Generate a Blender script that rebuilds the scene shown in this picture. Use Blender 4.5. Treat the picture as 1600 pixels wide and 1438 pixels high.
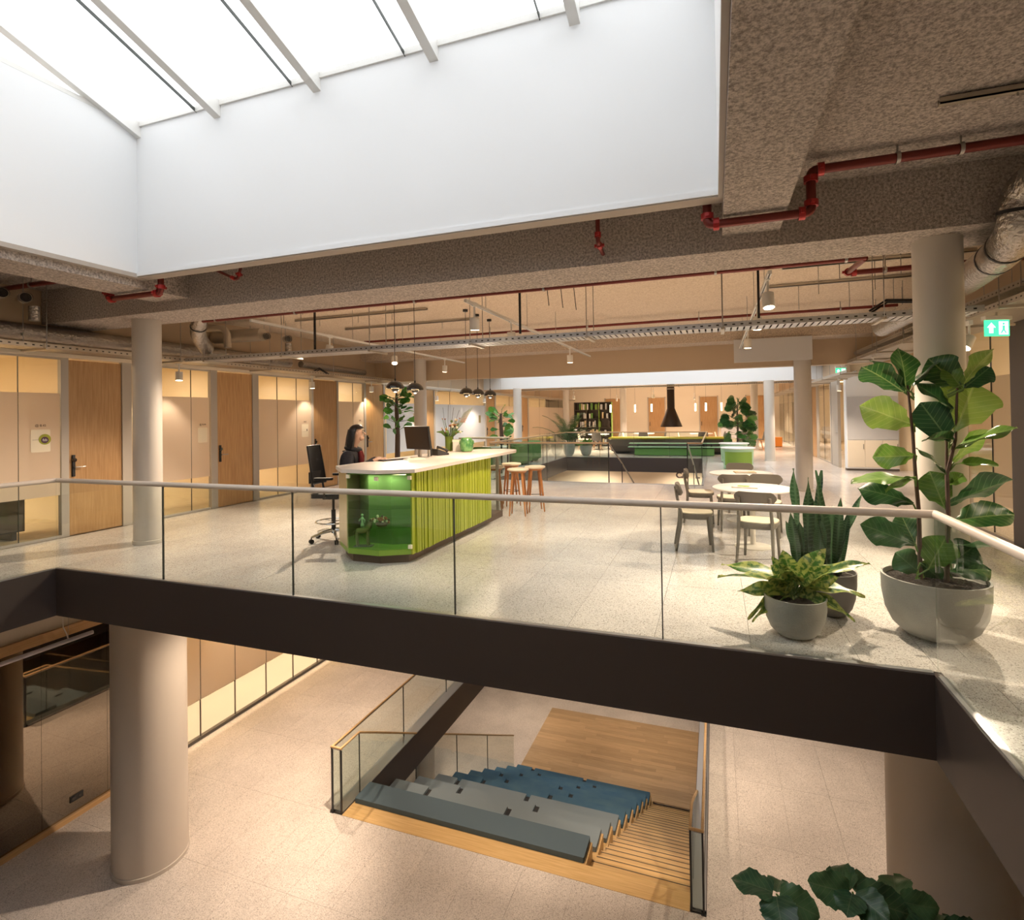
import bpy, bmesh, math, random
from mathutils import Vector, Matrix
random.seed(7)
sc = bpy.context.scene
for o in list(bpy.data.objects): bpy.data.objects.remove(o)
C = sc.collection
PI = math.pi
R = math.radians

# ------------------------------------------------------------------ camera
def make_camera():
    F, cy, yaw, pitch, roll, cx = 849.37, 640.36, .339274, .010064, -.015184, 817.24
    f = Vector((-math.sin(yaw)*math.cos(pitch), math.cos(yaw)*math.cos(pitch), math.sin(pitch)))
    r = f.cross(Vector((0, 0, 1))).normalized(); u = r.cross(f)
    c, s = math.cos(roll), math.sin(roll)
    r2 = c*r + s*u; u2 = -s*r + c*u
    cd = bpy.data.cameras.new('camera'); co = bpy.data.objects.new('camera', cd); C.objects.link(co)
    m = Matrix.Identity(4)
    for i in range(3):
        m[i][0] = r2[i]; m[i][1] = u2[i]; m[i][2] = -f[i]
    m[2][3] = 1.68
    co.matrix_world = m
    cd.sensor_fit = 'HORIZONTAL'; cd.sensor_width = 36; cd.lens = F/1600*36
    cd.shift_x = (800-cx)/1600; cd.shift_y = (cy-719)/1600
    cd.clip_start = .05; cd.clip_end = 200
    sc.camera = co
make_camera()

# ------------------------------------------------------------------ sky and exposure
SKY = 2.9
wd = bpy.data.worlds.new('sky'); sc.world = wd; wd.use_nodes = True
bg = wd.node_tree.nodes['Background']
bg.inputs['Color'].default_value = (.965, .985, 1, 1); bg.inputs['Strength'].default_value = SKY
sc.view_settings.view_transform = 'Standard'; sc.view_settings.look = 'None'
sc.view_settings.exposure = 0.0; sc.view_settings.gamma = 1
sc.cycles.transparent_max_bounces = 16
sc.cycles.max_bounces = 6
sc.cycles.diffuse_bounces = 4
sc.cycles.glossy_bounces = 3
sc.cycles.use_adaptive_sampling = True
sc.cycles.adaptive_threshold = .06
sc.cycles.sample_clamp_indirect = 8
sc.cycles.caustics_reflective = False; sc.cycles.caustics_refractive = False
WARM = (1.0, .785, .585)
ROOMC = (1.0, .75, .50)
SPOT_W = 235.0      # track spotlights
ROOM_W = 36.0      # added fill panels in the offices
LOW_W = 290.0      # lower floor downlights

# ------------------------------------------------------------------ materials
MAT = {}
def nt(m): return m.node_tree.nodes, m.node_tree.links
def mat(name, col, rough=.5, metal=0, spec=.5, noise=None, bump=None, emit=None, coat=0, trans=0):
    """noise=(scale, amount, colour2), bump=(scale, strength, detail)"""
    if name in MAT: return MAT[name]
    m = bpy.data.materials.new(name); m.use_nodes = True
    N, L = nt(m); p = N['Principled BSDF']
    p.inputs['Base Color'].default_value = (*col, 1); p.inputs['Roughness'].default_value = rough
    p.inputs['Metallic'].default_value = metal; p.inputs['Specular IOR Level'].default_value = spec
    p.inputs['Coat Weight'].default_value = coat
    if emit:
        p.inputs['Emission Color'].default_value = (*emit[0], 1); p.inputs['Emission Strength'].default_value = emit[1]
    if noise or bump:
        tc = N.new('ShaderNodeTexCoord')
    if noise:
        n = N.new('ShaderNodeTexNoise'); n.inputs['Scale'].default_value = noise[0]; n.inputs['Detail'].default_value = 6
        L.new(tc.outputs['Object'], n.inputs['Vector'])
        cr = N.new('ShaderNodeValToRGB'); cr.color_ramp.elements[0].position = .5-noise[1]; cr.color_ramp.elements[1].position = .5+noise[1]
        cr.color_ramp.elements[0].color = (*col, 1); cr.color_ramp.elements[1].color = (*noise[2], 1)
        L.new(n.outputs['Fac'], cr.inputs['Fac']); L.new(cr.outputs['Color'], p.inputs['Base Color'])
    if bump:
        n = N.new('ShaderNodeTexNoise'); n.inputs['Scale'].default_value = bump[0]; n.inputs['Detail'].default_value = bump[2]
        L.new(tc.outputs['Object'], n.inputs['Vector'])
        b = N.new('ShaderNodeBump'); b.inputs['Strength'].default_value = bump[1]; b.inputs['Distance'].default_value = .03
        L.new(n.outputs['Fac'], b.inputs['Height']); L.new(b.outputs['Normal'], p.inputs['Normal'])
    MAT[name] = m
    return m

def wood(name, a, b, axis=2, rough=.4, scale=6):
    m = bpy.data.materials.new(name); m.use_nodes = True
    N, L = nt(m); p = N['Principled BSDF']; p.inputs['Roughness'].default_value = rough
    tc = N.new('ShaderNodeTexCoord'); mp = N.new('ShaderNodeMapping')
    s = [scale*5]*3; s[axis] = scale*.25
    mp.inputs['Scale'].default_value = s
    n = N.new('ShaderNodeTexNoise'); n.inputs['Scale'].default_value = 1.6; n.inputs['Detail'].default_value = 7; n.inputs['Distortion'].default_value = .4
    cr = N.new('ShaderNodeValToRGB'); cr.color_ramp.elements[0].position = .3; cr.color_ramp.elements[1].position = .72
    cr.color_ramp.elements[0].color = (*a, 1); cr.color_ramp.elements[1].color = (*b, 1)
    oi = N.new('ShaderNodeObjectInfo'); ad = N.new('ShaderNodeVectorMath'); ad.operation = 'ADD'
    L.new(tc.outputs['Object'], ad.inputs[0]); L.new(oi.outputs['Random'], ad.inputs[1])
    L.new(ad.outputs[0], mp.inputs['Vector']); L.new(mp.outputs[0], n.inputs['Vector'])
    L.new(n.outputs['Fac'], cr.inputs['Fac'])
    mr = N.new('ShaderNodeMapRange'); mr.inputs[3].default_value = .82; mr.inputs[4].default_value = 1.1; L.new(oi.outputs['Random'], mr.inputs[0])
    mx = N.new('ShaderNodeMix'); mx.data_type = 'RGBA'; mx.blend_type = 'MULTIPLY'; mx.inputs[0].default_value = 1
    L.new(cr.outputs['Color'], mx.inputs[6]); L.new(mr.outputs[0], mx.inputs[7]); L.new(mx.outputs[2], p.inputs['Base Color'])
    MAT[name] = m
    return m

def terrazzo(name, base, rough):
    m = bpy.data.materials.new(name); m.use_nodes = True
    N, L = nt(m); p = N['Principled BSDF']; p.inputs['Roughness'].default_value = rough
    tc = N.new('ShaderNodeTexCoord'); geo = N.new('ShaderNodeNewGeometry')
    v = N.new('ShaderNodeTexVoronoi'); v.inputs['Scale'].default_value = 150
    L.new(geo.outputs['Position'], v.inputs['Vector'])
    hs = N.new('ShaderNodeSeparateColor'); L.new(v.outputs['Color'], hs.inputs[0])
    cr = N.new('ShaderNodeValToRGB'); e = cr.color_ramp.elements
    e[0].position = 0; e[0].color = (base[0]*.40, base[1]*.38, base[2]*.36, 1)
    e[1].position = .14; e[1].color = (*base, 1)
    x = e.new(.12); x.color = (base[0]*.55, base[1]*.53, base[2]*.51, 1)
    x = e.new(.8); x.color = (base[0]*.9, base[1]*.88, base[2]*.86, 1)
    x = e.new(.9); x.color = (min(1, base[0]*1.18), min(1, base[1]*1.18), min(1, base[2]*1.18), 1)
    L.new(hs.outputs[0], cr.inputs['Fac'])
    n = N.new('ShaderNodeTexNoise'); n.inputs['Scale'].default_value = 1.3; n.inputs['Detail'].default_value = 3
    L.new(geo.outputs['Position'], n.inputs['Vector'])
    mr = N.new('ShaderNodeMapRange'); mr.inputs[1].default_value = .35; mr.inputs[2].default_value = .65; mr.inputs[3].default_value = .9; mr.inputs[4].default_value = 1.05
    L.new(n.outputs['Fac'], mr.inputs[0])
    oi = N.new('ShaderNodeObjectInfo'); mr2 = N.new('ShaderNodeMapRange'); mr2.inputs[3].default_value = .965; mr2.inputs[4].default_value = 1.02
    L.new(oi.outputs['Random'], mr2.inputs[0])
    mu = N.new('ShaderNodeMath'); mu.operation = 'MULTIPLY'; L.new(mr.outputs[0], mu.inputs[0]); L.new(mr2.outputs[0], mu.inputs[1])
    mx = N.new('ShaderNodeMix'); mx.data_type = 'RGBA'; mx.blend_type = 'MULTIPLY'; mx.inputs[0].default_value = 1
    L.new(cr.outputs['Color'], mx.inputs[6]); L.new(mu.outputs[0], mx.inputs[7]); L.new(mx.outputs[2], p.inputs['Base Color'])
    MAT[name] = m
    return m

def schlick(N, L, a, b):
    lw = N.new('ShaderNodeLayerWeight'); lw.inputs[0].default_value = .5
    pw = N.new('ShaderNodeMath'); pw.operation = 'POWER'; pw.inputs[1].default_value = 5; L.new(lw.outputs['Facing'], pw.inputs[0])
    ma = N.new('ShaderNodeMath'); ma.operation = 'MULTIPLY_ADD'; ma.inputs[1].default_value = b; ma.inputs[2].default_value = a; L.new(pw.outputs[0], ma.inputs[0])
    return ma
def glass(name, tint=(.93, .97, .95), refl=.06, power=1.0):
    m = bpy.data.materials.new(name); m.use_nodes = True
    N, L = nt(m); N.remove(N['Principled BSDF']); out = N['Material Output']
    t = N.new('ShaderNodeBsdfTransparent'); t.inputs[0].default_value = (*tint, 1)
    g = N.new('ShaderNodeBsdfGlossy'); g.inputs['Roughness'].default_value = .0
    mu = schlick(N, L, .04*power, .9*power)
    mx = N.new('ShaderNodeMixShader'); L.new(mu.outputs[0], mx.inputs[0]); L.new(t.outputs[0], mx.inputs[1]); L.new(g.outputs[0], mx.inputs[2])
    L.new(mx.outputs[0], out.inputs[0])
    MAT[name] = m
    return m

def film(name, col, tl=.45, clear=.06):
    m = bpy.data.materials.new(name); m.use_nodes = True
    N, L = nt(m); N.remove(N['Principled BSDF']); out = N['Material Output']
    d = N.new('ShaderNodeBsdfDiffuse'); d.inputs[0].default_value = (*col, 1)
    t = N.new('ShaderNodeBsdfTranslucent'); t.inputs[0].default_value = (*col, 1)
    g = N.new('ShaderNodeBsdfGlossy'); g.inputs['Roughness'].default_value = .04
    m1 = N.new('ShaderNodeMixShader'); m1.inputs[0].default_value = tl; L.new(d.outputs[0], m1.inputs[1]); L.new(t.outputs[0], m1.inputs[2])
    m2 = m1
    fr = schlick(N, L, .04, .8)
    m3 = N.new('ShaderNodeMixShader'); L.new(fr.outputs[0], m3.inputs[0]); L.new(m2.outputs[0], m3.inputs[1]); L.new(g.outputs[0], m3.inputs[2])
    L.new(m3.outputs[0], out.inputs[0])
    MAT[name] = m
    return m

def spray(name, a, b, bs=.9):
    """sprayed acoustic plaster"""
    m = bpy.data.materials.new(name); m.use_nodes = True
    N, L = nt(m); p = N['Principled BSDF']; p.inputs['Roughness'].default_value = .95; p.inputs['Specular IOR Level'].default_value = .1
    geo = N.new('ShaderNodeNewGeometry')
    n = N.new('ShaderNodeTexNoise'); n.inputs['Scale'].default_value = 48; n.inputs['Detail'].default_value = 6; n.inputs['Roughness'].default_value = .7
    L.new(geo.outputs['Position'], n.inputs['Vector'])
    cr = N.new('ShaderNodeValToRGB'); cr.color_ramp.elements[0].position = .38; cr.color_ramp.elements[1].position = .60
    cr.color_ramp.elements[0].color = (*a, 1); cr.color_ramp.elements[1].color = (*b, 1)
    L.new(n.outputs['Fac'], cr.inputs['Fac']); L.new(cr.outputs['Color'], p.inputs['Base Color'])
    bm = N.new('ShaderNodeBump'); bm.inputs['Strength'].default_value = bs; bm.inputs['Distance'].default_value = .035
    L.new(n.outputs['Fac'], bm.inputs['Height']); L.new(bm.outputs['Normal'], p.inputs['Normal'])
    MAT[name] = m
    return m

def leafmat(name, dark, light, vein, nv=9, vw=.06, slope=.8, patch=0, rough=.35):
    m = bpy.data.materials.new(name); m.use_nodes = True
    N, L = nt(m); p = N['Principled BSDF']; p.inputs['Roughness'].default_value = rough
    tc = N.new('ShaderNodeTexCoord'); sx = N.new('ShaderNodeSeparateXYZ'); L.new(tc.outputs['Object'], sx.inputs[0])
    ab = N.new('ShaderNodeMath'); ab.operation = 'ABSOLUTE'; L.new(sx.outputs[0], ab.inputs[0])
    mm = N.new('ShaderNodeMath'); mm.operation = 'MULTIPLY'; mm.inputs[1].default_value = slope; L.new(ab.outputs[0], mm.inputs[0])
    su = N.new('ShaderNodeMath'); su.operation = 'SUBTRACT'; L.new(sx.outputs[1], su.inputs[0]); L.new(mm.outputs[0], su.inputs[1])
    mf = N.new('ShaderNodeMath'); mf.operation = 'MULTIPLY'; mf.inputs[1].default_value = nv; L.new(su.outputs[0], mf.inputs[0])
    fr = N.new('ShaderNodeMath'); fr.operation = 'FRACT'; L.new(mf.outputs[0], fr.inputs[0])
    lt = N.new('ShaderNodeMath'); lt.operation = 'LESS_THAN'; lt.inputs[1].default_value = vw*1.4; L.new(fr.outputs[0], lt.inputs[0])
    md = N.new('ShaderNodeMath'); md.operation = 'LESS_THAN'; md.inputs[1].default_value = .012; L.new(ab.outputs[0], md.inputs[0])
    mx = N.new('ShaderNodeMath'); mx.operation = 'MAXIMUM'; L.new(lt.outputs[0], mx.inputs[0]); L.new(md.outputs[0], mx.inputs[1])
    n = N.new('ShaderNodeTexNoise'); n.inputs['Scale'].default_value = 3 if not patch else 9; n.inputs['Detail'].default_value = 4
    L.new(tc.outputs['Object'], n.inputs['Vector'])
    oi = N.new('ShaderNodeObjectInfo')
    mr = N.new('ShaderNodeMapRange'); mr.inputs[3].default_value = -.35; mr.inputs[4].default_value = .35; L.new(oi.outputs['Random'], mr.inputs[0])
    ad = N.new('ShaderNodeMath'); ad.operation = 'ADD'; L.new(n.outputs['Fac'], ad.inputs[0]); L.new(mr.outputs[0], ad.inputs[1])
    cr = N.new('ShaderNodeValToRGB'); k = .06 if patch else .3
    cr.color_ramp.elements[0].position = .5-k; cr.color_ramp.elements[1].position = .5+k
    cr.color_ramp.elements[0].color = (*dark, 1); cr.color_ramp.elements[1].color = (*light, 1)
    L.new((n if patch else ad).outputs[0], cr.inputs['Fac'])
    mc = N.new('ShaderNodeMix'); mc.data_type = 'RGBA'
    vs = N.new('ShaderNodeMath'); vs.operation = 'MULTIPLY'; vs.inputs[1].default_value = .34; L.new(mx.outputs[0], vs.inputs[0])
    L.new(vs.outputs[0], mc.inputs[0]); L.new(cr.outputs['Color'], mc.inputs[6]); mc.inputs[7].default_value = (*vein, 1)
    L.new(mc.outputs[2], p.inputs['Base Color'])
    tl = N.new('ShaderNodeBsdfTranslucent'); L.new(mc.outputs[2], tl.inputs[0])
    ms = N.new('ShaderNodeMixShader'); ms.inputs[0].default_value = .22
    L.new(p.outputs[0], ms.inputs[1]); L.new(tl.outputs[0], ms.inputs[2]); L.new(ms.outputs[0], N['Material Output'].inputs[0])
    MAT[name] = m
    return m

terrazzo('terrazzo', (.69, .65, .625), .2)
terrazzo('terrazzo_low', (.66, .60, .555), .3)
mat('grout', (.42, .39, .36), .9)
mat('concrete_edge', (.45, .4, .35), .8)
mat('dark_metal', (.062, .048, .044), .42, .1)
mat('alu', (.5, .5, .52), .35, .8)
mat('steel', (.42, .4, .38), .35, .9)
mat('galv', (.62, .63, .65), .38, .75, noise=(30, .25, (.5, .5, .52)))
mat('galv_warm', (.52, .47, .4), .4, .7)
mat('black', (.015, .015, .016), .4)
mat('black_gloss', (.012, .012, .013), .08, coat=1)
mat('seal', (.05, .055, .05), .5)
mat('white_paint', (.82, .83, .84), .6)
mat('skylight_white', (.80, .81, .82), .65)
mat('frame_white', (.78, .77, .74), .45)
mat('frame_grey', (.46, .42, .37), .5)
mat('frame_dark', (.10, .085, .075), .5)
mat('column_paint', (.58, .54, .49), .5)
mat('low_column_paint', (.54, .48, .42), .45)
mat('tan_paint', (.55, .42, .29), .8)
mat('cream_paint', (.80, .71, .57), .8)
mat('room_wall', (.78, .68, .52), .8)
mat('room_floor', (.62, .5, .34), .7, noise=(8, .2, (.5, .4, .27)))
mat('plaster_low', (.6, .54, .46), .8)
spray('spray_plaster', (.36, .31, .275), (.84, .755, .69))
spray('spray_lit', (.60, .48, .36), (.82, .70, .56), .35)  # same sprayed plaster, painted lighter and warmer as if lit
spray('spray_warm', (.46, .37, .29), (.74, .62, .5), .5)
mat('red_pipe', (.17, .026, .02), .35, .3)
mat('red_joint', (.42, .03, .03), .3, .3)
mat('foil', (.44, .41, .38), .24, .95, bump=(28, .75, 4))
wood('oak_door', (.44, .24, .095), (.60, .37, .17), 2, .4)
wood('oak_rail', (.80, .69, .58), (.87, .77, .67), 0, .45)
wood('oak_rail_warm', (.50, .32, .15), (.62, .42, .22), 1, .45)
wood('oak_step', (.50, .31, .12), (.64, .43, .2), 0, .4)
wood('oak_deck', (.46, .31, .17), (.60, .42, .25), 0, .35)
wood('oak_trim', (.5, .3, .13), (.6, .38, .19), 1, .4)
wood('stool_wood', (.38, .15, .05), (.52, .23, .08), 2, .4)
wood('pale_wood', (.62, .5, .33), (.72, .6, .42), 0, .5)
glass('glass', (.94, .975, .96))
glass('glass_clear', (.97, .98, .96), power=.7)
glass('glass_green', (.86, .95, .82), power=.8)
glass('glass_sky', (.98, .98, .98), power=.5)
film('film_cream', (.86, .75, .62), .42)
film('film_daylit', (.78, .80, .83), .3)  # same frosted film, skylight daylight painted into its colour
mat('mirror_dark', (.30, .26, .215), .025, 1.0)
mat('lime_paint', (.36, .42, .028), .4)
mat('green_paint', (.19, .34, .12), .35)
mat('lime_base', (.25, .42, .05), .4)
mat('worktop', (.80, .73, .66), .35)
mat('brown_kick', (.12, .08, .06), .5)
mat('gold_panel', (.62, .52, .3), .25, .3)
mat('mesh_black', (.02, .02, .022), .7)
mat('chrome', (.7, .7, .7), .12, 1)
mat('blue_felt', (.045, .115, .19), .95, noise=(3, .2, (.07, .145, .2)), bump=(220, .3, 2))
mat('felt_reflect', (.085, .125, .155), .95, bump=(220, .3, 2))  # the blue felt, greyed for the glass reflection over the first pad
mat('felt_lit', (.19, .235, .265), .95, bump=(220, .3, 2))  # the blue felt, painted paler as under light and glass reflection
mat('chair_grey', (.17, .158, .135), .55)
mat('seat_cream', (.80, .72, .56), .7)
mat('table_white', (.86, .84, .8), .3)
mat('planter', (.36, .35, .325), .75, noise=(9, .25, (.44, .43, .40)), bump=(80, .12, 4))
mat('planter_dark', (.17, .155, .145), .75, noise=(9, .25, (.21, .19, .18)))
mat('soil', (.022, .014, .01), .95, bump=(60, 1, 4))
mat('bark', (.11, .07, .05), .8)
mat('skin', (.66, .42, .30), .5)
mat('hair', (.012, .010, .011), .35)
mat('jacket', (.022, .022, .03), .8)
mat('trousers', (.02, .02, .024), .8)
mat('scarf', (.16, .012, .014), .8)
mat('exit_green', (.0, .45, .2), .4, emit=((.05, .8, .35), 1.6))
mat('exit_white', (.9, 1, .95), .4, emit=((.9, 1, .95), 1.6))
mat('lamp_glow', (1, .9, .75), .4, emit=((1, .82, .55), 14))
mat('lamp_glow_soft', (1, .9, .75), .4, emit=((1, .80, .52), 5))
mat('led_white', (.62, .60, .68), .4)
mat('white_plastic', (.72, .68, .62), .45)
mat('green_sofa', (.12, .25, .06), .8)
mat('green_lime', (.22, .36, .05), .6)
mat('mint', (.45, .68, .45), .35)
mat('yellow_top', (.62, .52, .05), .5)
mat('bar_brown', (.075, .055, .04), .5)
mat('hood', (.05, .035, .03), .35, .6)
mat('orange', (.85, .28, .03), .6)
mat('paper', (.8, .76, .68), .7)
mat('kraft', (.62, .5, .3), .7)
mat('ink', (.09, .06, .05), .6)
mat('badge_cream', (.95, .87, .68), .6)
mat('badge_lime', (.38, .40, .03), .5)
mat('badge_purple', (.09, .03, .07), .5)
mat('ceramic_green', (.06, .22, .07), .15, noise=(14, .1, (.2, .42, .15)))
mat('vase_green', (.14, .2, .03), .1)
mat('petal_orange', (.85, .34, .03), .6)
mat('petal_pink', (.75, .3, .28), .6)
mat('petal_white', (.8, .76, .6), .6)
mat('petal_rust', (.35, .12, .06), .7)
mat('stem_green', (.14, .24, .06), .6)
mat('bronze', (.32, .28, .16), .4, .5)
mat('screen', (.035, .025, .02), .12)
mat('grey_white', (.56, .56, .57), .5)
leafmat('leaf_fig', (.022, .085, .02), (.13, .26, .04), (.42, .5, .2))
leafmat('leaf_fig_light', (.10, .24, .03), (.26, .37, .07), (.5, .55, .22))
leafmat('leaf_fig_dark', (.012, .05, .018), (.035, .12, .03), (.2, .3, .13))
leafmat('leaf_varieg', (.05, .15, .02), (.42, .46, .12), (.5, .5, .2), patch=1, nv=7, vw=.03)
leafmat('leaf_snake', (.010, .045, .020), (.05, .13, .05), (.16, .27, .15), nv=26, vw=.22, slope=.25)
leafmat('leaf_low', (.03, .085, .045), (.10, .21, .09), (.26, .32, .18), nv=7)
leafmat('leaf_bright', (.03, .16, .02), (.14, .34, .05), (.3, .45, .15))
leafmat('leaf_palm', (.012, .06, .014), (.05, .15, .03), (.06, .16, .03), nv=3)

for n_ in ('lamp_glow', 'lamp_glow_soft', 'exit_green', 'exit_white'): MAT[n_].cycles.emission_sampling = 'NONE'
# ------------------------------------------------------------------ mesh helpers
class MB:
    def __init__(s): s.v = []; s.f = []; s.m = []
    def add(s, vs, fs, mi=0):
        o = len(s.v); s.v += [tuple(v) for v in vs]; s.f += [tuple(i+o for i in f) for f in fs]; s.m += [mi]*len(fs); return s
    def box(s, x0, x1, y0, y1, z0, z1, mi=0):
        vs = [(x, y, z) for x in (x0, x1) for y in (y0, y1) for z in (z0, z1)]
        return s.add(vs, [(0, 1, 3, 2), (4, 6, 7, 5), (0, 4, 5, 1), (2, 3, 7, 6), (0, 2, 6, 4), (1, 5, 7, 3)], mi)
    def bbox(s, x0, x1, y0, y1, z0, z1, b=.01, mi=0):
        """box with bevelled vertical and top edges"""
        pts = []
        for (cx, cy, a) in ((x1-b, y1-b, 0), (x0+b, y1-b, 1), (x0+b, y0+b, 2), (x1-b, y0+b, 3)):
            for k in range(4):
                t = (a+k/3)*PI/2; pts.append((cx+b*math.cos(t), cy+b*math.sin(t)))
        return s.prism(pts, z0, z1, mi)
    def prism(s, poly, z0, z1, mi=0):
        n = len(poly); vs = [(x, y, z0) for x, y in poly]+[(x, y, z1) for x, y in poly]
        fs = [(i, (i+1) % n, n+(i+1) % n, n+i) for i in range(n)]+[tuple(range(n-1, -1, -1)), tuple(range(n, 2*n))]
        return s.add(vs, fs, mi)
    def ring(s, c, r, ax, n, up=None):
        ax = Vector(ax).normalized(); h = Vector((0, 0, 1)) if abs(ax.z) < .9 else Vector((1, 0, 0))
        if up: h = Vector(up)
        a = ax.cross(h).normalized(); b = a.cross(ax)
        return [Vector(c)+r*(math.cos(2*PI*i/n)*a+math.sin(2*PI*i/n)*b) for i in range(n)]
    def cyl(s, p0, p1, r0, r1=None, n=12, caps=True, mi=0):
        r1 = r0 if r1 is None else r1; ax = Vector(p1)-Vector(p0)
        vs = s.ring(p0, r0, ax, n)+s.ring(p1, r1, ax, n)
        fs = [(i, (i+1) % n, n+(i+1) % n, n+i) for i in range(n)]
        if caps: fs += [tuple(range(n-1, -1, -1)), tuple(range(n, 2*n))]
        return s.add(vs, fs, mi)
    def tube(s, pts, r, n=8, caps=True, mi=0):
        pts = [Vector(p) for p in pts]; k = len(pts); rs = r if isinstance(r, (list, tuple)) else [r]*k
        vs = []
        t0 = (pts[1]-pts[0]).normalized(); h = Vector((0, 0, 1)) if abs(t0.z) < .9 else Vector((1, 0, 0))
        a = t0.cross(h).normalized()
        for i, p in enumerate(pts):
            t = (pts[min(i+1, k-1)]-pts[max(i-1, 0)]).normalized()
            a = (a-t*a.dot(t)).normalized(); b = t.cross(a)
            vs += [p+rs[i]*(math.cos(2*PI*j/n)*a+math.sin(2*PI*j/n)*b) for j in range(n)]
        fs = [(i*n+j, i*n+(j+1) % n, (i+1)*n+(j+1) % n, (i+1)*n+j) for i in range(k-1) for j in range(n)]
        if caps: fs += [tuple(range(n-1, -1, -1)), tuple(range((k-1)*n, k*n))]
        return s.add(vs, fs, mi)
    def lathe(s, prof, c=(0, 0, 0), n=24, mi=0, a0=0, a1=2*PI, sx=1, sy=1):
        full = abs(a1-a0-2*PI) < 1e-6; m = n if full else n+1; vs = []; k = len(prof)
        for r, z in prof:
            for j in range(m):
                t = a0+(a1-a0)*j/n; vs.append((c[0]+sx*r*math.cos(t), c[1]+sy*r*math.sin(t), c[2]+z))
        fs = []
        for i in range(k-1):
            for j in range(n):
                j2 = (j+1) % m if full else j+1
                fs.append((i*m+j, i*m+j2, (i+1)*m+j2, (i+1)*m+j))
        if full:
            if prof[0][0] > 1e-5: fs.append(tuple(range(m-1, -1, -1)))
            if prof[-1][0] > 1e-5: fs.append(tuple(range((k-1)*m, k*m)))
        return s.add(vs, fs, mi)
    def grid(s, fn, nu, nv, mi=0):
        vs = [fn(i/nu, j/nv) for i in range(nu+1) for j in range(nv+1)]
        fs = [(i*(nv+1)+j, (i+1)*(nv+1)+j, (i+1)*(nv+1)+j+1, i*(nv+1)+j+1) for i in range(nu) for j in range(nv)]
        return s.add(vs, fs, mi)
    def sphere(s, c, r, n=12, m=8, sc3=(1, 1, 1), mi=0):
        prof = [(r*math.sin(PI*i/m), -r*math.cos(PI*i/m)) for i in range(m+1)]
        prof = [(max(p[0], 1e-4), p[1]) for p in prof]
        o = len(s.v); s.lathe(prof, (0, 0, 0), n, mi)
        for i in range(o, len(s.v)):
            v = s.v[i]; s.v[i] = (c[0]+v[0]*sc3[0], c[1]+v[1]*sc3[1], c[2]+v[2]*sc3[2])
        return s
    def mesh(s, name, ms, smooth=False):
        me = bpy.data.meshes.new(name); me.from_pydata(s.v, [], s.f)
        for m in (ms if isinstance(ms, (list, tuple)) else [ms]): me.materials.append(MAT[m])
        if any(s.m): me.polygons.foreach_set('material_index', s.m)
        bm = bmesh.new(); bm.from_mesh(me); bmesh.ops.remove_doubles(bm, verts=bm.verts, dist=1e-5); bmesh.ops.recalc_face_normals(bm, faces=bm.faces); bm.to_mesh(me); bm.free()
        if smooth:
            me.polygons.foreach_set('use_smooth', [True]*len(me.polygons))
            try: me.set_sharp_from_angle(angle=R(38))
            except Exception: pass
        me.update()
        return me
    def build(s, name, ms, parent=None, smooth=False, loc=None, rz=0):
        return link(name, s.mesh(name, ms, smooth), parent, loc, rz)

def link(name, me, parent=None, loc=None, rz=0):
    o = bpy.data.objects.new(name, me); C.objects.link(o)
    if parent: o.parent = parent
    if loc: o.location = loc
    if rz: o.rotation_euler = (0, 0, rz)
    return o
def tag(o, label, cat, group=None, kind=None):
    o['label'] = label; o['category'] = cat
    if group: o['group'] = group
    if kind: o['kind'] = kind
    return o
def struct(o, label, cat): return tag(o, label, cat, None, 'structure')
def thing(name, label, cat, loc=(0, 0, 0), rz=0, group=None):
    o = bpy.data.objects.new(name, None); C.objects.link(o); o.location = loc; o.rotation_euler = (0, 0, rz); o.empty_display_size = .1
    return tag(o, label, cat, group)
def dup(root, loc, rz=None, label=None, parent=None):
    r = root.copy(); C.objects.link(r); r.location = loc
    if rz is not None: r.rotation_euler = (0, 0, rz)
    if label: r['label'] = label
    for ch in root.children:
        c = ch.copy(); C.objects.link(c); c.parent = r
        for g in ch.children:
            d = g.copy(); C.objects.link(d); d.parent = c
    return r
def B(*a): return MB().box(*a)
def text_mesh(name, s, size, m, parent=None, bold=0):
    cu = bpy.data.curves.new('t', 'FONT'); cu.body = s; cu.size = size; cu.extrude = .0008; cu.align_x = 'CENTER'; cu.align_y = 'CENTER'; cu.offset = bold
    to = bpy.data.objects.new('t', cu); C.objects.link(to)
    bpy.context.view_layer.update()
    me = bpy.data.meshes.new_from_object(to.evaluated_get(bpy.context.evaluated_depsgraph_get()))
    bpy.data.objects.remove(to); me.materials.clear(); me.materials.append(MAT[m])
    return link(name, me, parent)
def spot(parent, loc, target, power, size=70, blend=.5, col=WARM, rad=.03):
    ld = bpy.data.lights.new('lamp_light', 'SPOT'); ld.energy = power; ld.color = col; ld.spot_size = R(size); ld.spot_blend = blend; ld.shadow_soft_size = rad
    o = bpy.data.objects.new('lamp_light', ld); C.objects.link(o)
    d = Vector(target)-Vector(loc); q = d.to_track_quat('-Z', 'Y')
    o.rotation_euler = q.to_euler(); o.location = loc
    if parent:
        o.parent = parent; o.location = Vector(loc)-parent.location
    return o
def area(parent, loc, sx, sy, power, col=ROOMC):
    ld = bpy.data.lights.new('lamp_light', 'AREA'); ld.energy = power; ld.color = col; ld.shape = 'RECTANGLE'; ld.size = sx; ld.size_y = sy
    o = bpy.data.objects.new('lamp_light', ld); C.objects.link(o); o.location = loc
    if parent: o.parent = parent; o.location = Vector(loc)-parent.location
    return o
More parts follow.
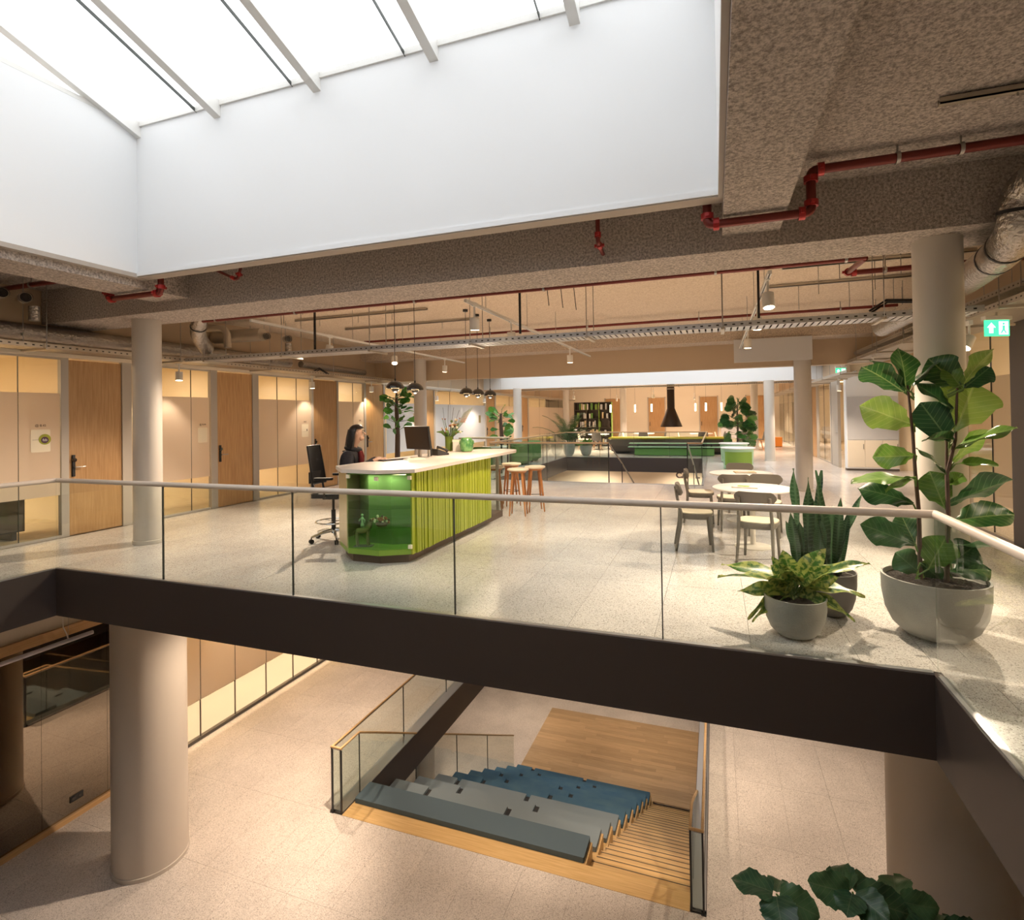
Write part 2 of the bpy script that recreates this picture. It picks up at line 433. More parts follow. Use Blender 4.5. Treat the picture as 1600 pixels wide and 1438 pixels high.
# ------------------------------------------------------------------ levels and key lines
L1, L2 = -4.3, -8.6
WL, WR = -9.0, 3.45                    # glass office fronts left and right
OX0, OX1, OY0, OY1 = -7.2, 1.31, .35, 4.14      # first opening in the upper floor
QX0, QX1, QY0, QY1 = -5.6, -.3, 13.18, 20.95    # second opening
SX0, SX1, SY0, SY1 = -5.6, -.23, 6.85, 15.6     # stair opening in the middle floor
CEIL = 3.55
YF = 34.0
XL, XR = -12.6, 8.0

def slab(name, z0, z1, x0, x1, y0, y1, holes, m):
    """slab with rectangular holes, cut into strips"""
    xs = sorted({x0, x1, *[h[0] for h in holes], *[h[1] for h in holes]}); ys = sorted({y0, y1, *[h[2] for h in holes], *[h[3] for h in holes]})
    b = MB()
    for i in range(len(ys)-1):
        run = None
        for j in range(len(xs)-1):
            cx, cy = (xs[j]+xs[j+1])/2, (ys[i]+ys[i+1])/2
            hole = any(h[0] < cx < h[1] and h[2] < cy < h[3] for h in holes)
            if hole:
                if run is not None: b.box(run, xs[j], ys[i], ys[i+1], z0, z1); run = None
            elif run is None: run = xs[j]
        if run is not None: b.box(run, x1, ys[i], ys[i+1], z0, z1)
    return b.build(name, m)

floor_up = struct(slab('floor_upper', -.5, -.012, WL, WR+1.6, -2, YF, [(OX0, OX1, OY0, OY1), (QX0, QX1, QY0, QY1)], 'grout'), 'upper floor of pale speckled terrazzo around the opening', 'floor')
floor_mid = struct(slab('floor_middle', L1-.5, L1-.012, XL, XR, -2, YF, [(SX0, SX1, SY0, SY1)], 'grout'), 'lower floor of warm terrazzo around the wooden stair', 'floor')
floor_low = struct(B(XL, XR, -2, YF, L2-.3, L2).build('floor_bottom', 'terrazzo_low'), 'bottom floor seen at the foot of the wooden stair', 'floor')

# terrazzo tiles, laid on a .675 x 1.35 m grid and cut at the edges
def tiles(parent, z, x0, x1, y0, y1, holes, m, gx=-.46, gy=4.14, w=.675, d=1.35, g=.0014):
    cache = {}; rest = MB(); n = 0
    i0 = math.floor((x0-gx)/w); i1 = math.ceil((x1-gx)/w); j0 = math.floor((y0-gy)/d); j1 = math.ceil((y1-gy)/d)
    cells = []
    for i in range(i0, i1):
        for j in range(j0, j1):
            a, b, c, e = max(x0, gx+i*w), min(x1, gx+i*w+w), max(y0, gy+j*d), min(y1, gy+j*d+d)
            if b-a < .02 or e-c < .02: continue
            parts = [(a, b, c, e)]
            for h in holes:
                nxt = []
                for (a, b, c, e) in parts:
                    if a >= h[1] or b <= h[0] or c >= h[3] or e <= h[2]: nxt.append((a, b, c, e)); continue
                    if a < h[0]: nxt.append((a, h[0], c, e))
                    if b > h[1]: nxt.append((h[1], b, c, e))
                    aa, bb = max(a, h[0]), min(b, h[1])
                    if c < h[2]: nxt.append((aa, bb, c, h[2]))
                    if e > h[3]: nxt.append((aa, bb, h[3], e))
                parts = nxt
            cells += [p for p in parts if p[1]-p[0] > .02 and p[3]-p[2] > .02]
    cells.sort(key=lambda p: (p[0]+p[1])**2/4*.3+((p[2]+p[3])/2)**2)
    for (a, b, c, e) in cells:
        if n < 290:
            k = (round(b-a, 4), round(e-c, 4))
            if k not in cache: cache[k] = B(g, k[0]-g, g, k[1]-g, -.012, 0).mesh('floor_tile', m)
            link('floor_tile', cache[k], parent, (a, c, z)); n += 1
        else: rest.box(a+g, b-g, c+g, e-g, z-.012, z)
    if rest.v:
        o = rest.build('floor_tiles_far', m, parent); o['kind'] = 'stuff'
HU = [(OX0-.02, OX1+.02, OY0-.02, OY1+.02), (QX0-.02, QX1+.02, QY0-.02, QY1+.02)]
tiles(floor_up, 0, WL+.05, WR, 1.0, YF, HU, 'terrazzo')
MB().box(WR, WR+1.6, -2, YF, -.012, 0).box(WL+.05, WR, -2, 1.0-.002, -.012, 0).build('floor_edge_strip', 'terrazzo', floor_up)
HM = [(SX0-.02, SX1+.02, SY0-.02, SY1+.02)]
tiles(floor_mid, L1, -9.2, 3.2, 3.4, 12.24, HM, 'terrazzo_low')
MB().box(-9.2, 3.2, -2, 3.4-.002, L1-.012, L1).box(-9.2, SX0-.02, 12.242, YF, L1-.012, L1).box(SX1+.02, 3.2, 12.242, YF, L1-.012, L1).box(SX0-.02, SX1+.02, SY1+.02, YF, L1-.012, L1).box(3.2, XR, -2, YF, L1-.012, L1).build('floor_edge_strip', 'terrazzo_low', floor_mid)

# soffit under the upper floor and under the middle floor
struct(slab('ceiling_middle', -.54, -.5, XL, XR, -2, YF, [(OX0, OX1, OY0, OY1), (QX0, QX1, QY0, QY1)], 'plaster_low'), 'plain beige soffit above the lower floor', 'ceiling')
struct(slab('ceiling_bottom', L1-.54, L1-.5, XL, XR, -2, YF, [(SX0, SX1, SY0, SY1)], 'plaster_low'), 'plain soffit above the bottom floor', 'ceiling')

# dark steel fascias round the openings
def fascia(n, x0, x1, y0, y1, z0, z1, label, ax):
    b = B(x0, x1, y0, y1, z0, z1).build('trim_%d' % n, 'dark_metal'); struct(b, label, 'fascia')
    if ax == 'x':
        MB().box(x0+.03, x1-.03, y0+.008, y1-.008, z1, z1+.012).build('rail_channel', 'alu', b)
    else:
        MB().box(x0+.008, x1-.008, y0+.03, y1-.03, z1, z1+.012).build('rail_channel', 'alu', b)
    return b
t = .06
fascia(1, OX0, OX1, OY1-t+.03, OY1+.03, -.54, -.004, 'long dark brown steel edge below the front glass balustrade', 'x')
fascia(2, OX0-.03, OX0+t-.03, OY0, OY1-.03, -.54, -.004, 'dark brown steel floor edge at the left side of the opening', 'y')
fascia(3, OX1-t+.03, OX1+.03, OY0, OY1-.03, -.54, -.004, 'dark brown steel floor edge at the right side of the opening', 'y')
fascia(4, QX0, QX1, QY1-.03, QY1+.03, -.54, -.004, 'dark steel edge at the far side of the second opening', 'x')
fascia(5, QX0-.03, QX0+.03, QY0, QY1-.03, -.54, -.004, 'dark steel edge at the left side of the second opening', 'y')
fascia(6, QX1-.03, QX1+.03, QY0, QY1-.03, -.54, -.004, 'dark steel edge at the right side of the second opening', 'y')
fascia(7, QX0, QX1, QY0-.03, QY0+.03, -.54, -.004, 'dark steel edge at the near side of the second opening', 'x')
fascia(8, SX0-.03, SX0+.2, SY0, SY1, L1-.6, L1+.012, 'black steel edge along the left side of the wooden stair', 'y')
fascia(9, SX1-.16, SX1+.03, SY0, SY1, L1-.6, L1+.012, 'black steel edge along the right side of the wooden stair', 'y')
fascia(10, OX0, OX1, OY0-.03, OY0+.03, -.54, -.004, 'dark steel floor edge at the near side of the opening', 'x')

# ------------------------------------------------------------------ ceiling, beams, skylight
KX0, KX1, KY0, KY1 = -6.07, .05, .2, 4.3
MX0, MX1, MY0, MY1 = -8.2, 3.0, 13.45, 20.75
struct(slab('ceiling', CEIL, CEIL+.25, XL, XR, -2, 5.3, [(KX0-.09, KX1+.09, KY0, KY1+.09)], 'spray_plaster'), 'rough sprayed brown ceiling around the skylight', 'ceiling')
struct(slab('ceiling_hall', CEIL, CEIL+.25, XL, XR, 5.3, YF, [(MX0, MX1, MY0, MY1)], 'spray_lit'), 'sprayed ceiling above the desk, coloured lighter as if lit, behind the deep beam', 'ceiling')
bm1 = B(WL-.2, WR+1.7, 5.0, 5.67, 3.07, CEIL).build('ceiling_beam', 'spray_plaster'); struct(bm1, 'deep sprayed concrete beam across the ceiling behind the skylight', 'beam')
bmR = B(KX1+.036, .54, -2, 5.0, 3.2, CEIL).build('ceiling_beam', 'spray_plaster'); struct(bmR, 'sprayed concrete beam running along the right edge of the skylight', 'beam')
bmL = B(-6.75, KX0-.09, -2, 5.0, 3.2, CEIL).build('ceiling_beam', 'spray_plaster'); struct(bmL, 'sprayed concrete beam running along the left edge of the skylight', 'beam')
bm2 = B(WL-.2, WR+1.7, 12.4, 13.05, 3.2, CEIL).build('ceiling_beam', 'spray_warm'); struct(bm2, 'warm lit sprayed beam above the smooth tan bulkhead', 'beam')
struct(B(WL, WR+1.6, 13.05, 13.3, 2.66, CEIL).build('trim_11', 'tan_paint'), 'smooth tan bulkhead over the way to the second opening', 'bulkhead')
for yy, s in ((20.9, 'first'), (27.5, 'second')):
    if s == 'second':
        struct(B(WL, WR+1.6, yy, yy+.65, 3.1, CEIL).build('ceiling_beam', 'spray_plaster'), 'sprayed beam over the far lounge', 'beam')

sk = B(KX0-.09, KX1+.09, KY1, KY1+.09, 3.33, 4.97).build('wall_skylight_front', 'skylight_white'); struct(sk, 'tall white front wall of the big skylight shaft', 'wall')
B(KX0-.09, KX1+.09, KY1-.012, KY1, 3.30, 3.345).build('bottom_bead', 'white_paint', sk)
sl = B(KX0-.09, KX0, KY0, KY1, 3.33, 4.97).build('wall_skylight_left', 'skylight_white'); struct(sl, 'white left wall of the big skylight shaft', 'wall')
sr = B(KX1, KX1+.034, KY0, KY1, 3.30, 4.97).build('wall_skylight_right', 'skylight_white'); struct(sr, 'white right wall of the big skylight shaft, seen edge on', 'wall')
struct(B(KX0-.09, KX1+.09, KY0-.09, KY0, 3.33, 6.5).build('wall_skylight_back', 'skylight_white'), 'white near wall of the big skylight shaft', 'wall')
# wood-toned reveal strips under the shaft walls
struct(B(KX0-.09, KX1+.09, KY1+.001, KY1+.14, 3.29, 3.33).build('trim_12', 'concrete_edge'), 'beige plaster reveal under the white skylight wall', 'trim')
struct(B(KX1+.001, KX1+.034, KY0, KY1, 3.265, 3.299).build('trim_13', 'concrete_edge'), 'beige plaster reveal at the right edge of the skylight', 'trim')
struct(B(KX0-.2, KX0-.001, KY0, KY1+.1, 3.285, 3.33).build('trim_14', 'concrete_edge'), 'beige plaster reveal at the left edge of the skylight', 'trim')
# sloping glazing, rising towards the viewer
TS = .325
def sky_z(y): return 4.97+(KY1-y)*TS
win = struct(B(KX0-.06, KX1+.06, KY1-.02, KY1+.08, 4.97, 5.03).build('window_1', 'frame_white'), 'sloping glazed roof of the big skylight', 'skylight')
mx = [-6.05, -4.87, -3.59, -2.31, -1.02, .03]
def slope_bar(x0, x1, h0, h1, m, name):
    vs = [(x, y, sky_z(y)+h) for x in (x0, x1) for y in (KY0, KY1) for h in (h0, h1)]
    return MB().add(vs, [(0, 1, 3, 2), (4, 6, 7, 5), (0, 4, 5, 1), (2, 3, 7, 6), (0, 2, 6, 4), (1, 5, 7, 3)]).build(name, m, win)
for i, x in enumerate(mx):
    slope_bar(x-.045, x+.045, -.12, .05, 'frame_white', 'glazing_bar')
    if i < 5:
        slope_bar(x+.045, mx[i+1]-.045, .012, .024, 'glass_sky', 'pane')
        slope_bar(mx[i+1]-.30, mx[i+1]-.292, -.006, .03, 'seal', 'gasket')
for x in (KX0-.03, KX1+.03):
    MB().add([(x-.01, KY0, 4.97), (x-.01, KY1, 4.97), (x-.01, KY0, sky_z(KY0)), (x+.01, KY0, 4.97), (x+.01, KY1, 4.97), (x+.01, KY0, sky_z(KY0))], [(0, 1, 2), (3, 5, 4), (0, 3, 4, 1), (1, 4, 5, 2), (0, 2, 5, 3)]).build('gable_pane', 'glass_sky', win)
    MB().box(x-.03, x+.03, KY0, KY1, 4.972, 5.02).build('gable_sill', 'frame_white', win)
# second skylight over the second opening
s2 = B(MX0, MX1, MY1-.1, MY1, 2.74, 5.2).build('wall_skylight_far', 'skylight_white'); struct(s2, 'white daylit far wall of the second skylight shaft', 'wall')
MB().box(MX0-.9, MX0, MY1-.1, MY1, 2.74, CEIL).box(MX1, MX1+1.6, MY1-.1, MY1, 2.74, CEIL).build('side_panel', 'skylight_white', s2)
struct(MB().box(MX0-.1, MX0, MY0, MY1, 3.3, 5.2).box(MX1, MX1+.1, MY0, MY1, 3.3, 5.2).box(MX0, MX1, MY0-.1, MY0, 3.3, 5.2).build('wall_skylight_sides', 'skylight_white'), 'white side walls of the second skylight shaft', 'wall')
w2 = struct(MB().box(MX0, MX1, MY0, MY0+.06, 5.14, 5.2).box(MX0, MX1, MY1-.06, MY1, 5.14, 5.2).build('window_2', 'frame_white'), 'flat glazed roof over the second opening', 'skylight')
for i in range(8):
    x0 = MX0+i*(MX1-MX0)/8; x1 = x0+(MX1-MX0)/8
    B(x0+.03, x1-.03, MY0+.06, MY1-.06, 5.16, 5.172).build('pane', 'glass_sky', w2)
    B(x0-.03, x0+.03, MY0+.06, MY1-.06, 5.08, 5.2).build('glazing_bar', 'frame_white', w2)

# outer shell
struct(B(XL, XR, -2.2, -2, L2-.3, 4).build('wall_back', 'cream_paint'), 'plain wall behind the viewer', 'wall')
struct(B(XL, XR, YF, YF+.2, L2-.3, 4).build('wall_far', 'cream_paint'), 'cream end wall with wooden doors at the far end', 'wall')
struct(B(XL-.2, XL, -2, YF, L2-.3, 4).build('wall_outer_left', 'room_wall'), 'cream back wall of the offices on the left', 'wall')
struct(B(XR, XR+.2, -2, YF, L2-.3, 4).build('wall_outer_right', 'room_wall'), 'cream back wall of the offices on the right', 'wall')

# ------------------------------------------------------------------ columns
def column(x, y, z0, z1, r, m, label, foot=True):
    o = MB().lathe([(r, 0), (r, z1-z0)], (0, 0, 0), 48).build('column', m, None, True, (x, y, z0)); tag(o, label, 'column')
    if foot: MB().lathe([(r+.012, 0), (r+.012, .05), (r+.001, .055)], (0, 0, 0), 48).build('foot_ring', m, o, True)
column(-7.4, 5.36, 0, 3.07, .172, 'column_paint', 'slim round column beside the left corner of the balustrade')
column(1.75, 5.36, 0, 3.07, .172, 'column_paint', 'slim round column behind the tall fiddle-leaf fig')
column(-7.4, 12.75, 0, 3.2, .165, 'column_paint', 'slim round column behind the computer monitor on the desk')
column(1.75, 12.75, 0, 3.2, .165, 'column_paint', 'slim round column below the blank white board')
column(-7.4, 20.3, 0, 2.74, .165, 'column_paint', 'grey round column left of the palm, by the second opening')
column(1.75, 20.3, 0, 2.74, .165, 'column_paint', 'shaded round column right of the green tub tables')
column(-7.4, 27.8, 0, 3.1, .165, 'column_paint', 'far round column behind the palm fronds')
column(1.75, 27.8, 0, 3.1, .165, 'column_paint', 'far round column right of the monstera')
column(-4.4, 27.8, 0, 3.1, .165, 'column_paint', 'far round column behind the armchairs, left of the black hood')
column(-7.4, 5.36, L1, -.54, .44, 'low_column_paint', 'thick round column on the lower floor')
column(1.75, 5.36, L1, -.54, .44, 'low_column_paint', 'thick column on the lower floor at the right, under the balcony corner')
column(-7.4, 12.75, L2, L1-.54, .25, 'low_column_paint', 'column on the bottom floor seen through the stair balustrade')

# ------------------------------------------------------------------ office fronts on the left, upper floor
struct(B(WL-.12, WL, -2, YF, 2.68, CEIL).build('wall_left', 'tan_paint'), 'tan wall band above the glass office fronts', 'wall')
struct(MB().box(WL-.03, WL+.06, -2, YF, 2.625, 2.68).build('trim_15', 'cream_paint'), 'long cream head rail above the office doors', 'trim')
wn = [2]; dn = [0]
def office_glass(y0, y1, joints, flm, label, x=WL, s=1, lo=.62, hi=2.1, z1=2.625, frame='frame_grey'):
    wn[0] += 1
    o = MB().box(x-.04, x+.02, y0, y1, 0, .035).box(x-.04, x+.02, y0, y1, z1-.03, z1).build('window_%d' % wn[0], frame)
    struct(o, label, 'glass partition')
    ys = [y0, *joints, y1]
    for a, b in zip(ys[:-1], ys[1:]):
        B(x-.016, x-.004, a+.003, b-.003, .035, z1-.03).build('pane', 'glass_clear', o)
        B(x-.0035, x-.0015, a+.006, b-.006, lo, hi).build('frosted_film', flm, o)
    for j in joints: B(x-.018, x-.001, j-.003, j+.003, .035, z1-.03).build('joint', 'seal', o)
    return o
def office_door(y0, y1, label, x=WL, fl=.10, fr=.15, m='oak_door', h=2.6, s=1, hinge=0):
    dn[0] += 1
    o = B(x-.05, x-.008, y0+.004, y1-.004, .006, h).build('door_%d' % dn[0], m); struct(o, label, 'door')
    for a, b in ((y0-fl, y0), (y1, y1+fr)):
        B(x-.06, x+.015, a, b, 0, 2.625).build('door_frame', 'frame_grey', o)
    B(x-.055, x-.012, y1-.004, y1+.004, 0, h).build('shadow_gap', 'frame_dark', o)
    yh = y0+.065
    hp = MB().bbox(-.012, .012, -.022, .022, -.16, .16, .01).build('lock_plate', 'black', o, False, (x+s*.004, yh, 1.03))
    MB().cyl((0, 0, .085), (s*.03, 0, .085), .03, .03, 12).build('card_reader', 'black_gloss', hp, True)
    MB().tube([(0, 0, -.02), (s*.05, 0, -.02), (s*.055, .02, -.02), (s*.055, .13, -.02)], .009, 8).build('door_handle', 'steel', hp, True)
    return o
office_glass(-1.9, 5.23, [.2, 1.9, 3.3, 4.72], 'film_cream', 'frosted office glass with the round purple and lime logo sign')
office_door(5.33, 6.10, 'oak office door at the far left, nearest to the viewer')
office_glass(6.27, 7.71, [7.33], 'film_cream', 'frosted office glass behind the slim left column')
office_door(7.87, 8.72, 'oak office door right of the slim left column', fl=.14)
office_glass(8.88, 10.45, [9.4, 9.98], 'film_cream', 'frosted office glass with a small paper note, left of the office chair')
office_door(10.52, 11.38, 'oak office door behind the empty office chair', fl=.07, fr=.05)
office_glass(11.43, 12.5, [12.03], 'film_cream', 'frosted office glass behind the receptionist')
office_door(12.58, 13.42, 'pale lit oak door right of the receptionist', fl=.08, fr=.08)
office_glass(13.55, 15.62, [], 'film_daylit', 'frosted office glass, daylight put into its colour, behind the fig tree and monitor', frame='frame_white')
office_door(15.74, 16.4, 'narrow pale door right of the second column', fl=.1, fr=.06)
office_glass(16.5, 20.75, [17.6], 'film_daylit', 'frosted office glass, daylight put into its colour, behind the flower vase', frame='frame_white')
office_door(20.88, 21.8, 'oak door at the end of the daylight-tinted frosted glass', fl=.1)
office_glass(22.0, 25.2, [23.6], 'film_cream', 'far office glass beyond the second opening')
office_door(25.3, 26.2, 'farthest oak door in the left row of offices')
office_glass(26.4, YF, [28.2, 30, 32], 'film_cream', 'farthest office glass behind the bookcase')
# rooms behind
struct(B(XL, WL-.06, -2, YF, -.5, 0).build('floor_offices_left', 'room_floor'), 'light floor inside the left offices', 'floor')
struct(B(XL, WL-.06, -2, YF, 2.85, 3.0).build('ceiling_offices_left', 'room_wall'), 'cream ceiling inside the left offices', 'ceiling')
for k, y in enumerate((1.2, 6.18, 8.8, 11.4, 13.5, 16.45, 20.8, 25.25, 29.5)):
    struct(B(XL, WL-.07, y-.05, y+.05, 0, 2.85).build('wall_office_%d' % (k+1), 'room_wall'), 'cream partition wall between two offices, number %d from the viewer' % (k+1), 'wall')
ordn = ['first', 'second', 'third', 'fourth', 'fifth', 'sixth', 'seventh', 'eighth', 'ninth', 'tenth', 'eleventh', 'twelfth']
rooms = [(1.3, 6.1), (6.25, 8.7), (8.9, 11.3), (11.5, 13.4), (13.6, 16.4), (16.5, 20.7), (20.9, 25.2), (25.3, 29.4)]
for k, (a, b) in enumerate(rooms):
    c = (a+b)/2
    o = thing('fill_panel_light', 'added square fill panel on the ceiling of the %s left office from the viewer' % ordn[k], 'light', (-10.7, c, 2.85), 0, 'added office fill panels')
    B(-.35, .35, -.35, .35, -.03, 0).build('housing', 'white_plastic', o)
    B(-.32, .32, -.32, .32, -.034, -.03).build('diffuser', 'lamp_glow_soft', o)
    area(o, (-10.7, c, 2.80), .6, .6, ROOM_W*(b-a)/2.6)  # unseen panel added to fill the office with light
    n = max(1, int((b-a)/1.15))
    for q in range(n):
        y = a+(q+.5)*(b-a)/n
        d = thing('wall_washer', 'small downlight washing the back wall of the %s left office, %s from the viewer' % (ordn[k], ordn[q]), 'light', (-12.44, y, 2.85), 0, 'wall washers in the left offices')
        MB().cyl((0, 0, 0), (0, 0, -.1), .04, .04, 12).build('lamp_can', 'white_plastic', d, True)
        MB().cyl((0, 0, -.1), (0, 0, -.104), .034, .034, 12).build('lamp_lens', 'lamp_glow', d)
        spot(d, (-12.44, y, 2.73), (-12.46, y, 0), 120, 92, .2, ROOMC)

# signs on the glass
def glass_sign(y0, y1, z0, z1, txt, label, logo=False, x=WL+.001, note=False):
    o = thing('door_sign', label, 'sign', (x, (y0+y1)/2, z0))
    w, h = y1-y0, z1-z0; b = .018
    pl = MB().bbox(-w/2, w/2, 0, h, 0, .002, b).build('sign_plate', 'badge_cream', o); pl.rotation_euler = (PI/2, 0, PI/2)
    tx = text_mesh('lettering', txt, .045, 'ink', o); tx.rotation_euler = (PI/2, 0, PI/2); tx.location = (.002, 0, h+.055)
    if logo:
        a = MB().lathe([(1e-4, .004), (.075, .004), (.075, 0)], (0, 0, 0), 32).build('logo_disc', 'badge_lime', o); a.rotation_euler = (0, PI/2, 0); a.location = (.002, .05, h*.56)
        a = MB().lathe([(1e-4, .004), (.046, .004), (.046, 0)], (0, 0, 0), 32).build('logo_disc', 'badge_purple', o); a.rotation_euler = (0, PI/2, 0); a.location = (.0045, .048, h*.53)
        tx = text_mesh('lettering', 'fzb', .05, 'white_paint', o); tx.rotation_euler = (PI/2, 0, PI/2); tx.location = (.0095, .048, h*.53)
        B(.002, .003, -w/2+.02, -.03, h*.54, h*.55).build('printed_line', 'ink', o)
    if note:
        B(.002, .003, w*.22, w*.34, h*.45, h*.62).build('printed_mark', 'ink', o)
        B(.002, .003, -w*.4, w*.2, h*.4, h*.408).build('printed_line', 'ink', o)
glass_sign(4.86, 5.10, 1.26, 1.58, '@ 8.45', 'cream sign with a purple and lime round logo and room number', True)
glass_sign(7.46, 7.66, 1.26, 1.54, '@ 8.44', 'blank cream sign on the glass beside the second oak door')
glass_sign(10.13, 10.35, 1.25, 1.55, '8.43', 'cream sign with a small note beside the third oak door', note=True)
glass_sign(12.22, 12.42, 1.3, 1.55, '8.42', 'small cream sign on the glass above the receptionist')
sg = thing('door_sign', 'square brown sign with a yellow disc on the daylight-tinted frosted glass', 'sign', (WL+.001, 15.2, 1.45))
B(0, .004, -.14, .14, 0, .34).build('sign_plate', 'kraft', sg)
a = MB().lathe([(1e-4, .004), (.09, .004), (.09, 0)], (0, 0, 0), 24).build('logo_disc', 'yellow_top', sg); a.rotation_euler = (0, PI/2, 0); a.location = (.004, 0, .18)
sg = thing('door_sign', 'small dark sign on the daylight-tinted frosted glass right of the flowers', 'sign', (WL+.001, 20.2, 1.4))
B(0, .004, -.1, .1, 0, .3).build('sign_plate', 'bronze', sg)
# dark cabinet inside the first office
cb = thing('office_cabinet', 'low black cabinet behind the glass of the first office', 'cabinet', (-9.75, 3.9, 0))
B(-.4, .35, -1.2, 1.1, .12, .8).build('body', 'black', cb); B(-.42, .37, -1.22, 1.12, .8, .83).build('top', 'black', cb)
for y in (-1.1, 0, 1.0): B(-.35, .3, y-.03, y+.03, 0, .12).build('leg', 'black', cb)
for k, y in enumerate((-.77, 0, .73)): B(.35, .362, y-.37, y+.36, .14, .78).build('door', 'frame_dark', cb)

# ------------------------------------------------------------------ office fronts on the right
struct(MB().box(WR, WR+.12, -2, 10.4, 3.02, CEIL).box(WR, WR+.12, 17.3, YF, 2.68, CEIL).box(WR+1.6, WR+1.72, 10.4, 17.3, 2.68, CEIL).build('wall_right', 'tan_paint'), 'tan wall band above the glass fronts on the right', 'wall')
office_glass(-1.9, 7.85, [0, 1.7, 3.4, 5.1, 6.6], 'film_cream', 'office glass at the far right edge beside the balustrade', x=WR+.02, lo=.9, hi=1.0, z1=3.02)
office_glass(8.3, 9.6, [8.86], 'film_cream', 'clear office glass right of the fig, with faint reflections', x=WR+.02, lo=.42, hi=2.1, z1=3.02)
struct(B(WR-.02, WR+.06, 7.85, 8.3, 0, 3.02).build('trim_16', 'frame_dark'), 'dark brown post in the glass front at the right edge', 'post')
struct(B(WR-.02, WR+.06, 9.6, 9.72, 0, 3.02).build('trim_17', 'frame_grey'), 'grey post of the glass front right of the near column', 'post')
office_glass(9.72, 10.4, [], 'film_cream', 'narrow office glass hidden behind the near right column', x=WR+.02, z1=3.02)
nx = WR+1.6
office_glass(10.4, 14.6, [12.4, 13.5], 'film_cream', 'niche glass partly hidden behind the fig leaves', x=nx)
office_door(14.9, 15.8, 'oak door in the niche left of the fig', x=nx, s=-1)
office_glass(15.9, 17.2, [], 'film_cream', 'narrow niche glass beside the built-in cabinet', x=nx)
struct(B(WR, nx+.1, 10.3, 10.4, 0, CEIL).build('wall_niche_near', 'room_wall'), 'cream return wall of the niche on the right', 'wall')
struct(B(WR+.01, XR, 17.55, 17.65, 0, CEIL).build('wall_niche_far', 'cream_paint'), 'cream wall behind the built-in white cabinet', 'wall')
bc = thing('built_in_cabinet', 'tall white built-in cupboard with beige lower doors in the niche', 'cabinet', (WR, 17.3, 0))
B(0, 1.25, 0, .24, .06, 2.62).build('body', 'white_paint', bc)
B(.02, 1.23, -.018, 0, .86, 2.05).build('upper_panel', 'grey_white', bc)
for a, b in ((.02, .43), (.44, .85), (.86, 1.23)):
    d = B(a, b, -.018, 0, .1, .84).build('door', 'cream_paint', bc); B(b-.035, b-.02, -.03, -.018, .6, .74).build('handle', 'steel', d)
B(0, 1.25, .02, .24, 0, .06).build('plinth', 'frame_dark', bc)
office_door(18.3, 19.2, 'glass-framed door with grey frame beyond the built-in cabinet', x=WR+.02, m='frame_grey', s=-1)
office_glass(19.5, 21.6, [20.6], 'film_cream', 'narrow dark-framed glass on the right corridor', x=WR+.02, lo=.9, hi=1.0)
office_door(21.8, 22.7, 'oak door along the right corridor', x=WR+.02, s=-1)
office_glass(22.9, 27.0, [24, 25.1, 26.1], 'film_cream', 'row of narrow glass panels far down the right corridor', x=WR+.02)
office_glass(27.2, YF, [28.5, 30, 32], 'film_cream', 'farthest glass of the right corridor', x=WR+.02)
struct(B(WR+.06, XR, -2, YF, -.5, -.013).build('floor_offices_right', 'room_floor'), 'light floor inside the right offices', 'floor')
struct(B(WR+.12, XR, -2, YF, 3.1, 3.2).build('ceiling_offices_right', 'room_wall'), 'cream ceiling inside the right offices', 'ceiling')
for k, (x, c, w) in enumerate(((6, 5.0, 1.6), (6, 8.8, 1.6), (6.6, 13.5, 1.4), (5.8, 20.5, 1.3), (5.8, 25, 1.3), (5.8, 30, 1.3))):
    o = thing('fill_panel_light', 'added square fill panel on the ceiling of the %s right office from the viewer' % ordn[k], 'light', (x, c, 3.1), 0, 'added office fill panels')
    B(-.35, .35, -.35, .35, -.03, 0).build('housing', 'white_plastic', o); B(-.32, .32, -.32, .32, -.034, -.03).build('diffuser', 'lamp_glow_soft', o)
    area(o, (x, c, 3.05), .6, .6, ROOM_W*1.5*w)  # added fill light for the right offices

# ------------------------------------------------------------------ lower floor walls
wm = struct(MB().box(-9.32, -9.26, -2, 6.3, L1, -.54).build('wall_mirror', 'plaster_low'), 'left wall of the lower floor with dark mirror panels', 'wall')
ys = [-2, -.4, .9, 2.2, 3.5, 5.1, 6.0, 6.28]
for a, b in zip(ys[:-1], ys[1:]): B(-9.26, -9.24, a+.002, b-.002, L1+.08, -1.52).build('mirror_panel', 'mirror_dark', wm)
B(-9.26, -9.2, -2, 6.3, L1, L1+.08).build('base_rail', 'oak_trim', wm); B(-9.26, -9.21, -2, 6.3, -1.52, -1.38).build('top_rail', 'oak_trim', wm)
so = thing('wall_socket', 'black double socket low on the dark mirror wall', 'socket', (-9.24, 5.55, L1+.25))
B(0, .012, -.09, .09, 0, .09).build('plate', 'black', so)
for y in (-.045, .045): MB().cyl((.012, y, .045), (.016, y, .045), .026, .026, 14).build('outlet', 'black_gloss', so)
wc = struct(B(-9.3, -9.12, 6.3, YF, -1.2, -.54).build('wall_lower_left', 'cream_paint'), 'cream glass wall of the lower floor right of the thick column', 'wall')
ys = [6.3, 7.0, 7.63, 8.41, 9.21, 10.0, 10.8, 11.6, 12.4, 14, 16, 18, 20, 24, 28]
for a, b in zip(ys[:-1], ys[1:]):
    B(-9.215, -9.2, a+.003, b-.003, L1+.06, -1.2).build('pane', 'glass_clear', wc)
    B(-9.198, -9.195, a+.003, b-.003, L1+.74, -1.2).build('frosted_film', 'film_cream', wc)
    B(-9.22, -9.19, b-.004, b+.004, L1+.06, -1.2).build('joint', 'frame_dark', wc)
B(-9.25, -9.17, 6.3, YF, L1, L1+.06).build('bottom_rail', 'frame_dark', wc)
